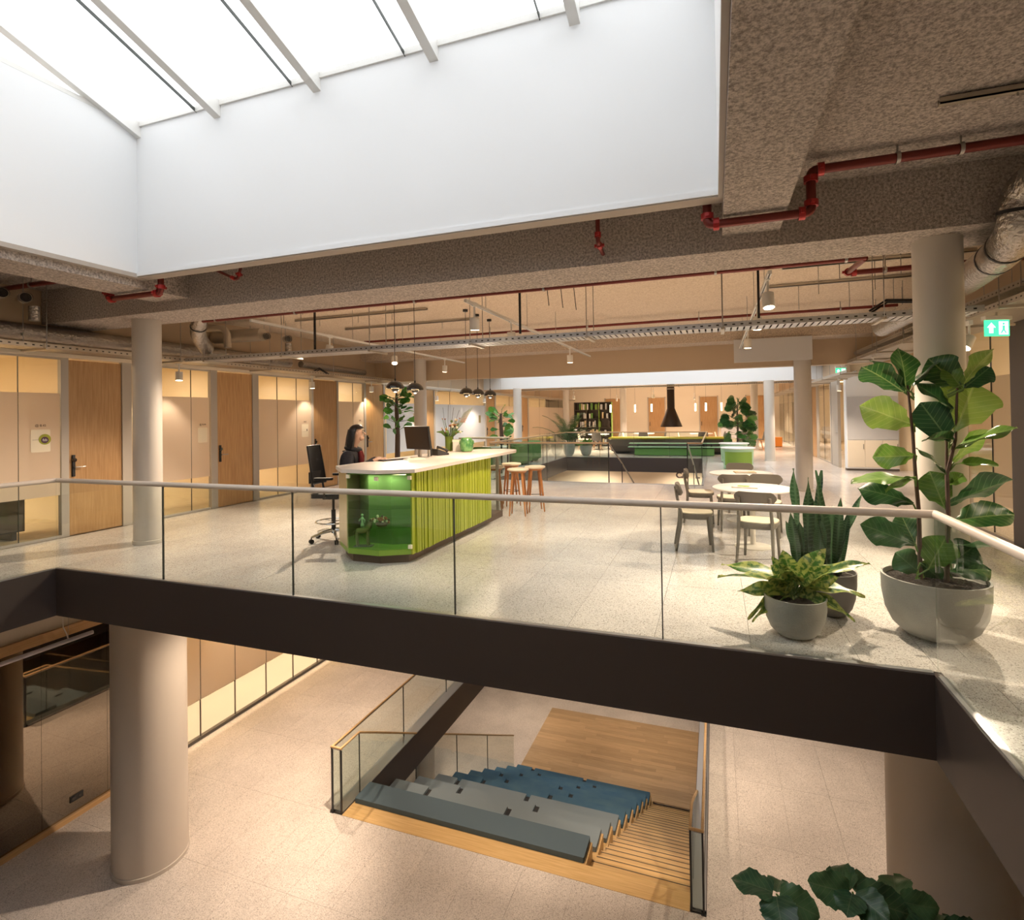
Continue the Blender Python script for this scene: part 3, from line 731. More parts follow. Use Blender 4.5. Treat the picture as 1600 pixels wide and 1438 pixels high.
B(-9.25, -9.17, 6.28, 6.34, L1, -.54).build('end_post', 'oak_trim', wc)
struct(B(-10.6, -10.5, 6.3, YF, L1, -.54).build('wall_lower_room', 'room_wall'), 'cream wall inside the room behind the lower glass wall', 'wall')
for k, y in enumerate((7.6, 10.2, 13)):
    o = thing('fill_panel_light', 'added fill panel in the room behind the lower glass wall, %s from the thick column' % ordn[k], 'light', (-9.9, y, -.54), 0, 'added office fill panels')
    B(-.3, .3, -.6, .6, -.03, 0).build('housing', 'white_plastic', o); B(-.28, .28, -.58, .58, -.034, -.03).build('diffuser', 'lamp_glow_soft', o)
    area(o, (-9.9, y, -.6), .5, 1.1, ROOM_W*4)  # added fill light behind the lower frosted glass
# wall with sign seen under the far edge of the second opening
ws = struct(B(-9.2, 6, 24, 24.1, L1, -.54).build('wall_lower_far', 'cream_paint'), 'cream wall of the lower floor seen through the second opening', 'wall')
sg = thing('wall_sign', 'dark lettering on the cream wall below the second opening', 'sign', (-1.1, 23.99, -.98))
for tx, dx in (('CA', -.28), ('L', .36)):
    q = text_mesh('lettering', tx, .34, 'ink', sg, .016); q.rotation_euler = (PI/2, 0, 0); q.location = (dx, 0, 0)
struct(B(-.2, 6, 15.7, 15.8, L2, L1-.54).build('wall_bottom_right', 'cream_paint'), 'cream wall of the bottom floor right of the deck', 'wall')
# ------------------------------------------------------------------ glass balustrades
def balustrade(label, p0, p1, z, n, h=1.035, r=.027, rail='oak_rail', gm='glass', skip_rail=False, ext0=0, ext1=0, seal='seal', joints=None):
    """glass balustrade from p0 to p1, standing on level z"""
    p0 = Vector((*p0, z)); p1 = Vector((*p1, z)); d = (p1-p0); Ln = d.length; a = math.atan2(d.y, d.x)
    o = thing('glass_balustrade', label, 'balustrade', p0, a)
    js = joints or [Ln*i/n for i in range(n+1)]
    for i in range(len(js)-1):
        B(js[i]+.004, js[i+1]-.004, -.009, .009, -.10, h-.03).build('pane', gm, o)
    for i in range(len(js)):
        if 0 < i < len(js)-1: B(js[i]-.004, js[i]+.004, -.0095, .0095, .01, h-.03).build('pane_joint', seal, o)
    if not skip_rail:
        MB().cyl((-ext0, 0, h-r), (Ln+ext1, 0, h-r), r, r, 16).build('handrail', rail, o, True)
        MB().box(-ext0, Ln+ext1, -.011, .011, h-.045, h-.035).build('rail_clip', 'alu', o)
    return o
balustrade('long glass balustrade with pale wooden handrail across the front of the opening', (OX0, OY1), (OX1, OY1), 0, 5, ext0=.0, ext1=.0)
balustrade('glass balustrade running off the left edge of the picture', (OX0, OY1-.004), (OX0, OY0), 0, 3)
balustrade('glass balustrade coming towards the viewer at the right edge', (OX1, OY1-.004), (OX1, OY0), 0, 3)
# second opening: near side left piece, sides, far side
balustrade('far glass balustrade with oak rail behind the bar stools', (QX0, QY0), (-2.46, QY0), 0, 2, .99, .02, 'oak_rail_warm', seal='seal')
balustrade('left glass balustrade of the second opening, before the green armchairs', (QX0, QY0+.03), (QX0, QY1), 0, 5, .99, .02, 'oak_rail_warm')
balustrade('glass balustrade on the far edge of the second opening, before the bar', (QX0+.03, QY1), (QX1, QY1), 0, 4, .99, .02, 'oak_rail_warm')
balustrade('short glass balustrade end left of the round white tables', (-.62, QY0), (QX1, QY0), 0, 1, .99, .02, 'oak_rail_warm')
balustrade('right glass balustrade of the second opening, before the tub tables', (QX1, QY0+.03), (QX1, QY1), 0, 5, .99, .02, 'oak_rail_warm')
for x, s in ((-2.46, 'left'), (-.62, 'right')):
    o = thing('stair_handrail', 'slanting steel handrail going down at the %s of the far stair head' % s, 'handrail', (x, QY0, 0))
    dx = .35 if s == 'left' else .2
    MB().tube([(0, 0, .97), (dx*.5, .9, .4), (dx, 2.0, -.3), (dx, 3.6, -1.3)], .018, 8).build('rail', 'galv_warm', o, True)
    B(-.012, .012, -.012, .012, 0, .98).build('post', 'black', o)
    B(dx*.5-.01, dx*.5+.01, .89, .91, -.54, .4).build('post', 'black', o)

# ------------------------------------------------------------------ wooden tribune stair from the lower floor to the bottom floor
NT, RUN, RISE = 10, .76, .43
TX0, TX1, TXR = SX0+.2, -1.72, SX1-.16         # tribune left / right end of the seats / stair right
YE = 7.5                                       # front edge of the first seat tier
st = thing('tribune_stair', 'wide oak tribune stair with blue seat pads going down', 'stair', (0, 0, L1))
B(TX0, TXR, SY0-.02, 7.1, -.06, .004).build('landing_board', 'oak_step', st)
for k in range(NT):
    y1 = YE+k*RUN; zt = -k*RISE
    B(TX0, TX1, (7.102 if k == 0 else y1-RUN+.002), y1, zt-.44, zt).build('seat_tier', 'oak_step', st)
    xs = [TX0+.02, TX1-.03]
    if k: g0 = TX0+.45+.22*(k % 3); xs = [TX0+.02, g0, g0+.09, g0+1.45, g0+1.54, TX1-.03]
    for a, b in zip(xs[::2], xs[1::2]):
        MB().bbox(a, b, y1-.385, y1+.012, zt+.001, zt+.075, .015).build('seat_pad', 'felt_reflect' if k == 0 else 'felt_lit' if k < 4 else 'blue_felt', st)  # pad tone per tier paints in light and reflections
    if k: B(TX0+.021, TX1-.031, y1-.38, y1+.006, zt+.0005, zt+.03).build('pad_underlay', 'mesh_black', st)
n = 24; rn = NT*RUN/n; rs = NT*RISE/n; y0s = 7.104
for k in range(n):
    y0 = y0s+k*rn; zt = -(k+1)*rs
    B(TX1+.002, TXR, y0, y0+rn+.02, zt-.045, zt).build('step_tread', 'oak_step', st)
    B(TX1+.002, TXR, y0+.001, y0+.013, zt+.001, zt+rs-.046 if k else zt+rs-.064).build('step_riser', 'oak_step', st)
    B(TX1+.01, TXR-.01, y0+rn-.02, y0+rn-.006, zt, zt+.0015).build('nosing_strip', 'bar_brown', st)
YS = y0s
B(TX0, TX1, 14.344, 14.726, -NT*RISE+.001, -NT*RISE+.03).build('foot_board', 'oak_step', st)
# oak deck at the foot
dk = thing('timber_deck', 'pale oak plank deck at the foot of the stair', 'deck', (0, 0, L2))
y = 14.73; i = 0
random.seed(3)
while y < 18.2:
    x = TX0-.15; first = True
    while x < TXR-.02:
        ln = random.uniform(1.1, 2.3) if not first else random.uniform(.5, 2)
        x1 = min(TXR, x+ln); first = False
        B(x+.001, x1-.001, y+.001, y+.149, .0, .03).build('plank', 'oak_deck', dk); x = x1
    y += .15

# balustrades of the stair opening
for xx, lab in ((SX0+.02, 'outer glass balustrade at the left of the wooden stair'), (SX1+.0, 'outer glass balustrade at the right of the wooden stair')):
    balustrade(lab, (xx, SY0), (xx, SY1), L1, 5, 1.0, .018, 'oak_rail_warm', joints=[0, 2.0, 3.7, 5.4, 7.1, SY1-SY0])
balustrade('glass end pane joining the two left stair rails', (SX0+.02, SY0), (TX0-.02, SY0), L1, 1, 1.0, .018, 'oak_rail_warm', ext0=.018, ext1=.018)
balustrade('glass end pane joining the two right stair rails', (TXR+.02, SY0), (SX1, SY0), L1, 1, 1.0, .018, 'oak_rail_warm', ext0=.018, ext1=.018)
def sloping(label, x):
    o = thing('stair_balustrade', label, 'balustrade', (x, SY0, L1))
    top = [(0, .012), (.4, 0), (.4, 1.0-.018), (0, 1.0-.018)]
    ks = [0, .45, 2.15, 3.85, 5.5, 7.3]
    def zf(y): return 0 if y < .45 else -(y-.45)*RISE/RUN
    for a, b in zip(ks[:-1], ks[1:]):
        vs = [(xx, y, zf(y)+h) for xx in (-.008, .008) for y in (a+.004, b-.004) for h in (-.05, .97)]
        MB().add(vs, [(0, 1, 3, 2), (4, 6, 7, 5), (0, 4, 5, 1), (2, 3, 7, 6), (0, 2, 6, 4), (1, 5, 7, 3)]).build('pane', 'glass', o)
        if a > 0: B(-.009, .009, a-.004, a+.004, zf(a)-.02, zf(a)+.97).build('pane_joint', 'seal', o)
    MB().tube([(0, 0, .982), (0, .45, .982), (0, 1.2, zf(1.2)+.985), (0, 7.3, zf(7.3)+.985)], .018, 10).build('handrail', 'oak_rail_warm', o, True)
    MB().box(-.012, .012, -.012, .012, 0, .97).build('end_post', 'black', o)
sloping('inner sloping glass balustrade at the left of the blue seats', TX0-.02)
sloping('inner sloping glass balustrade at the right of the small steps', TXR+.02)
for xx, lab in ((SX0+.02, 'left'), (SX1, 'right')):
    o = thing('end_post', 'slim black end post of the %s outer stair rail' % lab, 'post', (xx, SY0, L1))
    B(-.012, .012, -.012, .012, 0, .97).build('shaft', 'black', o); B(-.03, .03, -.03, .03, 0, .012).build('foot', 'black', o)

# linear lamp hanging on the lower floor
ll = thing('linear_pendant', 'long thin pale tube lamp hanging before the dark mirror wall', 'lamp', (-8.2, 5.14, -1.24))
MB().cyl((0, 0, 0), (0, -3.4, 0), .028, .028, 12).build('tube', 'led_white', ll, True)
MB().tube([(0, -.3, .02), (0, -.32, .1), (0, -.36, .2), (0, -.36, .7)], .008, 6).build('cable', 'white_plastic', ll, True)
MB().cyl((0, -.3, .02), (0, -.3, .7), .003, .003, 6).build('hanger_wire', 'steel', ll)
MB().cyl((0, -2.9, .02), (0, -2.9, .7), .003, .003, 6).build('hanger_wire', 'steel', ll)

# ------------------------------------------------------------------ downlights under the upper floor (light the lower floor) and under the middle floor
def downlight(loc, target, power, size, label, blend=.6, rad=.04):
    o = thing('ceiling_downlight', label, 'light', loc, 0, 'downlights below the floors')
    MB().cyl((0, 0, 0), (0, 0, -.09), .045, .045, 14).build('lamp_can', 'white_plastic', o, True)
    MB().cyl((0, 0, -.09), (0, 0, -.094), .038, .038, 14).build('lamp_lens', 'lamp_glow', o)
    spot(o, (loc[0], loc[1], loc[2]-.11), target, power, size, blend, rad=rad)
for k, (x, y, tx, ty, pw, s) in enumerate([(-6.5, 7.6, -6.5, 7.4, 1, 85), (-6.6, 10.6, -6.5, 10.3, .9, 85), (-5.0, 6.6, -7.0, 5.0, 2.1, 95), (.9, 8.6, .8, 8.6, 1.1, 85), (.8, 11.6, .8, 11.6, .8, 85), (-2.5, 7.4, -2.6, 8.6, 1.2, 80), (-1.0, 8.6, -1.0, 9.6, .8, 70), (-3.6, 11, -3.6, 14, 1.2, 70), (2.6, 6.0, 2.2, 7.6, .7, 80), (-8.4, 8.8, -8.4, 8.8, .7, 80), (-1, 22.0, -1, 23.6, 2.2, 130), (-5, 22.0, -5, 23.6, 2.2, 130), (-2.6, 4.9, -2.9, 6.0, 1.1, 100)]):
    downlight((x, y, -.54), (tx, ty, L1), LOW_W*pw, s, 'small downlight under the upper floor, %s counted from the thick left column' % (ordn+['thirteenth'])[k])
for k, (x, y, pw) in enumerate([(-7.0, 12.4, 1), (-7.0, 15.6, 1), (-3.2, 17.5, .9), (-6.6, 18.5, 1.0), (-1.2, 18.2, .8)]):
    downlight((x, y, L1-.54), (x, y, L2), LOW_W*.8*pw, 95, 'small downlight above the bottom floor, %s from the stair' % ordn[k])
# ------------------------------------------------------------------ reception desk
DZ = 1.04
def off(pts, d):
    """inset a convex polygon (counter-clockwise) by d"""
    n = len(pts); out = []
    for i in range(n):
        p0, p1, p2 = Vector(pts[i-1]), Vector(pts[i]), Vector(pts[(i+1) % n])
        a = (p1-p0).normalized(); b = (p2-p1).normalized()
        na = Vector((-a.y, a.x)); nb = Vector((-b.y, b.x)); m = (na+nb).normalized(); k = d/max(.3, m.dot(na))
        out.append(tuple(p1+m*k))
    return out
dx0, dy0 = -3.4, 5.3
desk = thing('reception_desk', 'lime green reception desk with glass display end and pale worktop', 'desk', (-3.9, 6.5, 0))
def W(p): return (p[0]+3.9, p[1]-6.5)
body = [(-4.43, 5.62), (-4.06, 5.29), (-3.63, 5.28), (-3.3, 5.47), (-3.3, 7.78), (-4.05, 7.78), (-4.43, 7.6)]
kick = off(body, .07); kick = kick[:4]+[(-3.37, 8.45), (-4.0, 8.45), (-4.36, 7.7)]
MB().prism([W(p) for p in kick], 0, .1).build('plinth', 'brown_kick', desk)
core = [(-4.36, 5.95), (-3.98, 5.6), (-3.65, 5.58), (-3.36, 5.74), (-3.36, 7.74), (-4.36, 7.6)]
MB().prism([W(p) for p in core], .1, DZ).build('carcass', 'green_paint', desk)
MB().prism([W(p) for p in off(body, .012)], .1, .165).build('base_board', 'lime_base', desk)
MB().prism([W(p) for p in off(body[:4]+[(-3.3, 5.8), (-4.43, 5.9)], .02)], DZ-.02, DZ).build('display_top', 'green_paint', desk)
def face_panel(name, a, b, z0, z1, th, m, inset=0):
    a, b = Vector((*W(a), 0)), Vector((*W(b), 0)); d = (b-a).normalized(); n = Vector((d.y, -d.x, 0))
    q = [a+d*inset, b-d*inset]
    vs = [p+n*o+Vector((0, 0, z)) for p in q for o in (0, -th) for z in (z0, z1)]
    return MB().add(vs, [(0, 1, 3, 2), (4, 6, 7, 5), (0, 4, 5, 1), (2, 3, 7, 6), (0, 2, 6, 4), (1, 5, 7, 3)]).build(name, m, desk)
face_panel('side_panel', body[0], body[1], .165, DZ, .015, 'gold_panel', .004)
for i in (1, 2): face_panel('display_pane', body[i], body[i+1], .165, DZ, .008, 'glass_green', .004)
face_panel('side_panel', body[6], body[0], .1, DZ, .015, 'gold_panel', .004)
face_panel('corner_strip', (-3.3, 5.47), (-3.3, 5.53), .1, DZ, .02, 'lime_paint')
for z in (.40, .62):
    MB().prism([W(p) for p in off(body[:4]+[(-3.4, 5.75), (-4.3, 5.9)], .03)], z, z+.008).build('glass_shelf', 'glass_green', desk)
for (i, t, z) in ((1, .96, DZ-.06), (2, .93, DZ-.06), (2, .93, .19), (1, .05, DZ-.04)):
    a, b = Vector(body[i]), Vector(body[i+1]); p = a+(b-a)*t
    MB().box(p.x+3.9-.022, p.x+3.9+.022, p.y-6.5-.012, p.y-6.5+.012, z-.022, z+.022).build('pane_clip', 'badge_cream', desk)
rb = MB(); y = 5.54
random.seed(5)
while y < 7.76:
    w = random.choice((.03, .04, .04, .055)); dpt = random.choice((.008, .016, .022))
    rb.box(.6-.005, .6+dpt, y-6.5+.003, y-6.5+w-.004, .105, DZ-.002); y += w
rb.build('ribbed_front', 'lime_paint', desk)
B(.585, .598, 5.53-6.5, 7.78-6.5, .1, DZ).build('front_board', 'lime_paint', desk)
top = [(-4.48, 5.63), (-4.12, 5.27), (-3.62, 5.22), (-3.24, 5.44), (-3.22, 8.7), (-3.28, 8.92), (-3.45, 9.05), (-3.75, 9.1), (-4.02, 8.95), (-4.12, 8.6), (-4.42, 7.7)]
MB().prism([W(p) for p in top], DZ, DZ+.042).build('worktop', 'worktop', desk)
B(.30, .56, 8.40-6.5, 8.412-6.5, .1, DZ).build('glass_leg', 'glass', desk)
MB().cyl((.3, 8.8-6.5, 0), (.3, 8.8-6.5, DZ), .03, .03, 14).build('leg', 'steel', desk, True)
DT = DZ+.043
ld_ = B(-.16, .5, -1.03, -.99, DZ-.032, DZ-.022).build('display_fill', 'lamp_glow_soft', desk)  # glowing strip added to brighten the display
for xx in (-.06, .36):
    q_ = area(None, (xx, -1.0, DZ-.05), .3, .06, 1.3, (1, .9, .75)); q_.parent = desk  # fill lights added inside the display case
# things in the display
def figurine_dog(loc):
    o = thing('dog_figurine', 'pale carved standing dog figurine at the bottom of the desk display', 'figurine', loc, R(20))
    b = MB(); b.tube([(-.075, 0, .17), (-.03, 0, .175), (.04, 0, .19), (.07, 0, .23), (.085, 0, .28)], [.03, .036, .04, .03, .022], 10)
    b.sphere((.10, 0, .295), .026, 10, 6, (1.25, .8, .9)); b.sphere((.132, 0, .285), .014, 8, 5, (1.3, 1, .8))
    for x, s in ((-.07, 1), (-.07, -1), (.055, 1), (.055, -1)): b.tube([(x, s*.022, .17), (x-.008, s*.026, .09), (x+.004, s*.026, 0)], [.017, .011, .012], 8)
    b.tube([(-.09, 0, .18), (-.115, 0, .16), (-.12, 0, .1)], [.01, .008, .004], 6)
    b.build('body', 'bronze', o, True)
    e = MB()
    for s in (1, -1): e.add([(.085, s*.018, .312), (.1, s*.022, .31), (.088, s*.028, .285)], [(0, 1, 2)])
    for s in (1, -1): e.tube([(.09, s*.018, .31), (.085, s*.026, .3), (.086, s*.03, .282)], [.008, .009, .004], 6)
    e.build('ears', 'bark', o, True)
    MB().prism([(-.11, -.05), (.11, -.05), (.11, .05), (-.11, .05)], -.008, 0).build('stand', 'planter_dark', o)
figurine_dog((-3.93, 5.42, .174))
fg = thing('small_figurine', 'tiny glassy figurine on the lower shelf of the desk display', 'figurine', (-3.93, 5.4, .409))
MB().lathe([(.022, 0), (.02, .02), (.012, .05), (.022, .08), (.014, .1), (.008, .11)], (0, 0, 0), 12).sphere((0, 0, .125), .017, 10, 6).tube([(.01, 0, .09), (.035, 0, .07), (.03, 0, .04)], .006, 6).tube([(-.01, 0, .09), (-.035, 0, .075), (-.045, 0, .05)], .006, 6).build('body', 'mint', fg, True)
fl = thing('dried_posy', 'dried rust and cream flower posy on the display shelf', 'flowers', (-3.68, 5.43, .41))
random.seed(11)
for k in range(34):
    a = random.uniform(0, 6.28); q = random.uniform(0, .1); zz = .05+random.uniform(0, .07)
    MB().sphere((q*1.25*math.cos(a), q*.6*math.sin(a), zz), random.uniform(.012, .02), 7, 5).build('bloom', random.choice(('petal_rust', 'petal_white', 'petal_rust', 'bark')), fl)
MB().lathe([(.05, 0), (.075, .03), (.06, .05)], (0, 0, 0), 14).build('holder', 'bark', fl, True)

# on the worktop
mo = thing('computer_monitor', 'dark computer monitor on the reception desk', 'monitor', (-4.1, 6.98, DT), R(-20))
MB().bbox(-.27, .27, -.018, .018, -.17, .17, .008).build('housing', 'black', mo, False, (0, 0, .29)).rotation_euler = (R(8), 0, 0)
s_ = B(-.26, .26, -.021, -.018, -.158, .158).build('screen', 'screen', mo, False, (0, -.001, .29)); s_.rotation_euler = (R(8), 0, 0)
MB().box(-.03, .03, .02, .05, .01, .3).build('stand', 'steel', mo); MB().bbox(-.12, .12, -.06, .12, 0, .012, .03).build('foot', 'steel', mo)
kb = thing('keyboard', 'flat dark keyboard under the hand of the receptionist', 'keyboard', (-4.22, 6.52, DT), R(70))
MB().bbox(-.22, .22, -.07, .07, 0, .014, .01).build('case', 'black', kb)
for i in range(4):
    for j in range(12): B(-.21+j*.035, -.18+j*.035, -.06+i*.031, -.034+i*.031, .014, .02).build('key', 'frame_dark', kb)
tb = thing('notepad', 'flat pale notepad lying before the monitor', 'notepad', (-4.02, 6.72, DT), R(60)); MB().bbox(-.15, .15, -.1, .1, 0, .012, .01).build('pad', 'paper', tb); B(-.15, .15, .085, .1, .012, .014).build('binding', 'kraft', tb)
ph = thing('desk_phone', 'black desk telephone with coiled cord right of the monitor', 'telephone', (-4.02, 7.5, DT), R(150))
MB().add([(x, y, z) for x in (-.1, .1) for y, z in ((-.1, 0), (.1, 0), (.1, .1), (-.1, .03))], [(0, 1, 2, 3), (7, 6, 5, 4), (0, 4, 5, 1), (1, 5, 6, 2), (2, 6, 7, 3), (3, 7, 4, 0)]).build('base', 'black', ph)
MB().tube([(-.075, -.09, .06), (-.075, -.05, .085), (-.075, .05, .12), (-.075, .09, .125)], [.025, .018, .018, .026], 10).build('handset', 'black', ph, True)
MB().tube([(.05+.03*math.cos(t*.9), .1+.02*t*.4, .06+.05*math.sin(t*.5)) for t in range(10)], .006, 6).build('cord', 'black', ph, True)
cup = thing('pen_cup', 'small black pen cup beside the telephone', 'cup', (-4.08, 7.3, DT)); MB().lathe([(.03, 0), (.032, .1), (.028, .1), (.026, .01)], (0, 0, 0), 16).build('cup', 'black', cup, True)
for k in range(3): MB().cyl((.01*k-.01, 0, .02), (.025*k-.025, .01, .15), .004, .004, 6).build('pen', 'ink', cup)
cl = thing('card_stand', 'small upright pale card stand by the monitor foot', 'stand', (-4.0, 7.12, DT), R(140)); B(-.04, .04, -.004, .004, 0, .12).build('card', 'paper', cl); B(-.045, .045, -.03, .03, 0, .006).build('foot', 'steel', cl)
bx = thing('white_box', 'small cream box between the vase and the green pot', 'box', (-4.12, 8.38, DT), R(10)); MB().bbox(-.1, .1, -.06, .06, 0, .2, .01).build('body', 'paper', bx); B(-.102, .102, -.062, .062, .16, .2).build('lid', 'badge_cream', bx)
gp = thing('ceramic_pot', 'round green glazed ceramic pot on the desk', 'pot', (-3.92, 8.25, DT))
MB().lathe([(.075, 0), (.1, .02), (.112, .09), (.11, .17), (.085, .225), (.078, .235), (.07, .22)], (0, 0, 0), 28).build('body', 'ceramic_green', gp, True)
MB().lathe([(.078, 0), (.094, .018), (.1, .03), (.103, .045)], (0, 0, 0), 28).build('foot', 'kraft', gp, True)
for a in (0, PI): MB().tube([(.1*math.cos(a), .1*math.sin(a), .12), (.13*math.cos(a), .13*math.sin(a), .14), (.125*math.cos(a), .125*math.sin(a), .18), (.1*math.cos(a), .1*math.sin(a), .19)], .01, 8).build('handle', 'ceramic_green', gp, True)
vs = thing('flower_vase', 'green glass vase holding a mixed autumn bouquet on the desk', 'vase', (-4.33, 8.42, DT))
MB().lathe([(.06, 0), (.068, .02), (.072, .2), (.075, .25), (.07, .25), (.062, .02)], (0, 0, 0), 20).build('vase', 'vase_green', vs, True)
random.seed(21)
def bloom(parent, p, r, m, n=10, core='petal_rust'):
    b = MB()
    for j in range(n):
        a = 2*PI*j/n; c = Vector((math.cos(a), math.sin(a), .25)); s = Vector((-math.sin(a), math.cos(a), 0))
        q = Vector(p); b.add([q+c*r*.2, q+c*r*.65+s*r*.2, q+c*r, q+c*r*.65-s*r*.2], [(0, 1, 2, 3)])
    o = b.build('bloom', m, parent); MB().sphere(p, r*.38, 8, 5).build('bloom_core', core, o)
for k in range(30):
    a = random.uniform(0, 6.28); q = random.uniform(.05, .26); h = random.uniform(.3, .56)
    p = (q*math.cos(a), q*math.sin(a)*.7, h); MB().tube([(0, 0, .12), (q*.4*math.cos(a), q*.3*math.sin(a), .28), p], .004, 5).build('stem', 'stem_green', vs)
    if k % 3 == 0: bloom(vs, p, .032, random.choice(('petal_orange', 'petal_rust', 'petal_pink')))
    elif k % 3 == 1: MB().sphere(p, .024, 7, 5).build('bloom', random.choice(('petal_white', 'petal_white', 'petal_rust', 'stem_green')), vs)
    else: bloom(vs, p, .028, 'petal_white', 8, 'petal_orange')
sf = MB(); bloom(vs, (.16, -.12, .44), .075, 'petal_orange', 16, 'bark')
for k in range(5):
    a = -.9+.12*k; MB().tube([(.05, 0, .25), (.2+.03*k, -.02*k, .5), (.30+.05*k, -.03*k, .66+.02*k)], .004, 5).build('stem', 'stem_green', vs)
    for j in range(7): MB().sphere((.22+.03*k+j*.018, -.02*k, .5+j*.028), .013-.001*j, 6, 4).build('bloom', 'petal_pink', vs)
for k in range(4):
    x = -.1+.07*k; MB().tube([(0, 0, .25), (x, .02, .5), (x*1.5+.02, .03, .8-.05*abs(k-1))], .003, 5).build('stem', 'bark', vs)
for k in range(7):
    a = k*.9+.4
    MB().tube([(.03*math.cos(a), .03*math.sin(a), .22), (.14*math.cos(a), .12*math.sin(a), .33), (.25*math.cos(a), .2*math.sin(a), .33)], [.01, .03, .003], 6).build('leaf', 'stem_green', vs, True)

# ------------------------------------------------------------------ office chair
def office_chair(loc, rz):
    o = thing('office_chair', 'black mesh drafting chair with chrome foot ring behind the reception desk', 'chair', loc, rz)
    # local: facing +Y
    for k in range(5):
        a = 2*PI*k/5+.5; e = (.31*math.cos(a), .31*math.sin(a))
        l = MB().tube([(0, 0, .14), (e[0]*.5, e[1]*.5, .125), (e[0], e[1], .085)], [.028, .022, .016], 8).build('base_arm', 'chrome', o, True)
        c = MB()
        for s in (-.014, .014):
            d = Vector((-math.sin(a), math.cos(a), 0)); p = Vector((e[0], e[1], .03))
            c.cyl(p+d*(s-.009), p+d*(s+.009), .03, .03, 12)
        c.cyl((e[0], e[1], .05), (e[0], e[1], .085), .008, .008, 8); c.build('caster', 'black', l, True)
    MB().cyl((0, 0, .1), (0, 0, .42), .03, .03, 14).cyl((0, 0, .42), (0, 0, .6), .018, .018, 12).build('gas_column', 'black', o, True)
    fr = MB(); pts = [(.23*math.cos(2*PI*i/28), .23*math.sin(2*PI*i/28), .26) for i in range(29)]
    fr.tube(pts, .011, 8, False)
    for k in range(3): a = 2*PI*k/3; fr.cyl((.03*math.cos(a), .03*math.sin(a), .26), (.23*math.cos(a), .23*math.sin(a), .26), .008, .008, 8)
    fr.build('foot_ring', 'chrome', o, True)
    st_ = MB()
    def seat(u, v):
        x = (u-.5)*.48; y = (v-.5)*.46; e = max(abs(u-.5), abs(v-.5))*2
        return (x*(1-.08*abs(v-.5)), y, .66+.03*(1-e**4)-(.03 if v > .9 else 0))
    st_.grid(seat, 8, 8)
    st_.bbox(-.235, .235, -.225, .225, .605, .662, .05); st_.build('seat', 'mesh_black', o, True)
    MB().bbox(-.09, .09, -.12, .1, .57, .61, .02).build('mechanism', 'black', o)
    def bk(u, v):
        x = (u-.5)*(.43-.05*v); z = .78+.52*v; y = -.24-.05*math.sin(v*2.2)*.6-.05*v+.14*(u-.5)**2*1.2+.02*math.sin(v*PI)
        return (x, y, z)
    MB().grid(bk, 8, 10).build('back_mesh', 'mesh_black', o, True)
    e = [bk(0, i/10) for i in range(11)]+[bk(i/8, 1) for i in range(1, 9)]+[bk(1, 1-i/10) for i in range(1, 11)]+[bk(1-i/8, 0) for i in range(1, 9)]
    MB().tube(e, .012, 8, False).build('back_frame', 'black', o, True)
    MB().tube([(0, -.1, .6), (0, -.24, .62), (0, -.29, .74), (0, -.285, .95)], [.02, .022, .02, .014], 8).build('back_bracket', 'black', o, True)
    MB().bbox(-.19, .19, -.262, -.235, .80, .95, .01).build('lumbar_pad', 'mesh_black', o)
    for s in (-1, 1):
        a = MB().tube([(s*.2, 0, .62), (s*.29, 0, .63), (s*.3, 0, .72), (s*.3, -.02, .86)], .014, 8).build('arm_post', 'black', o, True)
        MB().bbox(s*.3-.04, s*.3+.04, -.13, .12, .86, .89, .03).build('arm_pad', 'black', a)
    return o
office_chair((-4.98, 6.2, 0), R(-74))

# ------------------------------------------------------------------ person
def skin_body(name, verts, edges, rad, m, parent=None, sub=2):
    me = bpy.data.meshes.new(name); me.from_pydata(verts, edges, []); o = bpy.data.objects.new(name, me); C.objects.link(o)
    md = o.modifiers.new('s', 'SKIN'); md.use_smooth_shade = True
    for i, r in enumerate(rad):
        sv = me.skin_vertices[0].data[i]; sv.radius = r if isinstance(r, tuple) else (r, r); sv.use_root = (i == 0)
    o.modifiers.new('d', 'SUBSURF').levels = sub
    bpy.context.view_layer.update()
    nm = bpy.data.meshes.new_from_object(o.evaluated_get(bpy.context.evaluated_depsgraph_get()))
    bpy.data.objects.remove(o); nm.materials.clear(); nm.materials.append(MAT[m])
    nm.polygons.foreach_set('use_smooth', [True]*len(nm.polygons)); nm.name = name
    return link(name, nm, parent)
def chain(V, E, RD, pts, rad, start=None):
    prev = start
    for p, r in zip(pts, rad):
        V.append(p); RD.append(r)
        if prev is not None: E.append((prev, len(V)-1))
        prev = len(V)-1
    return prev
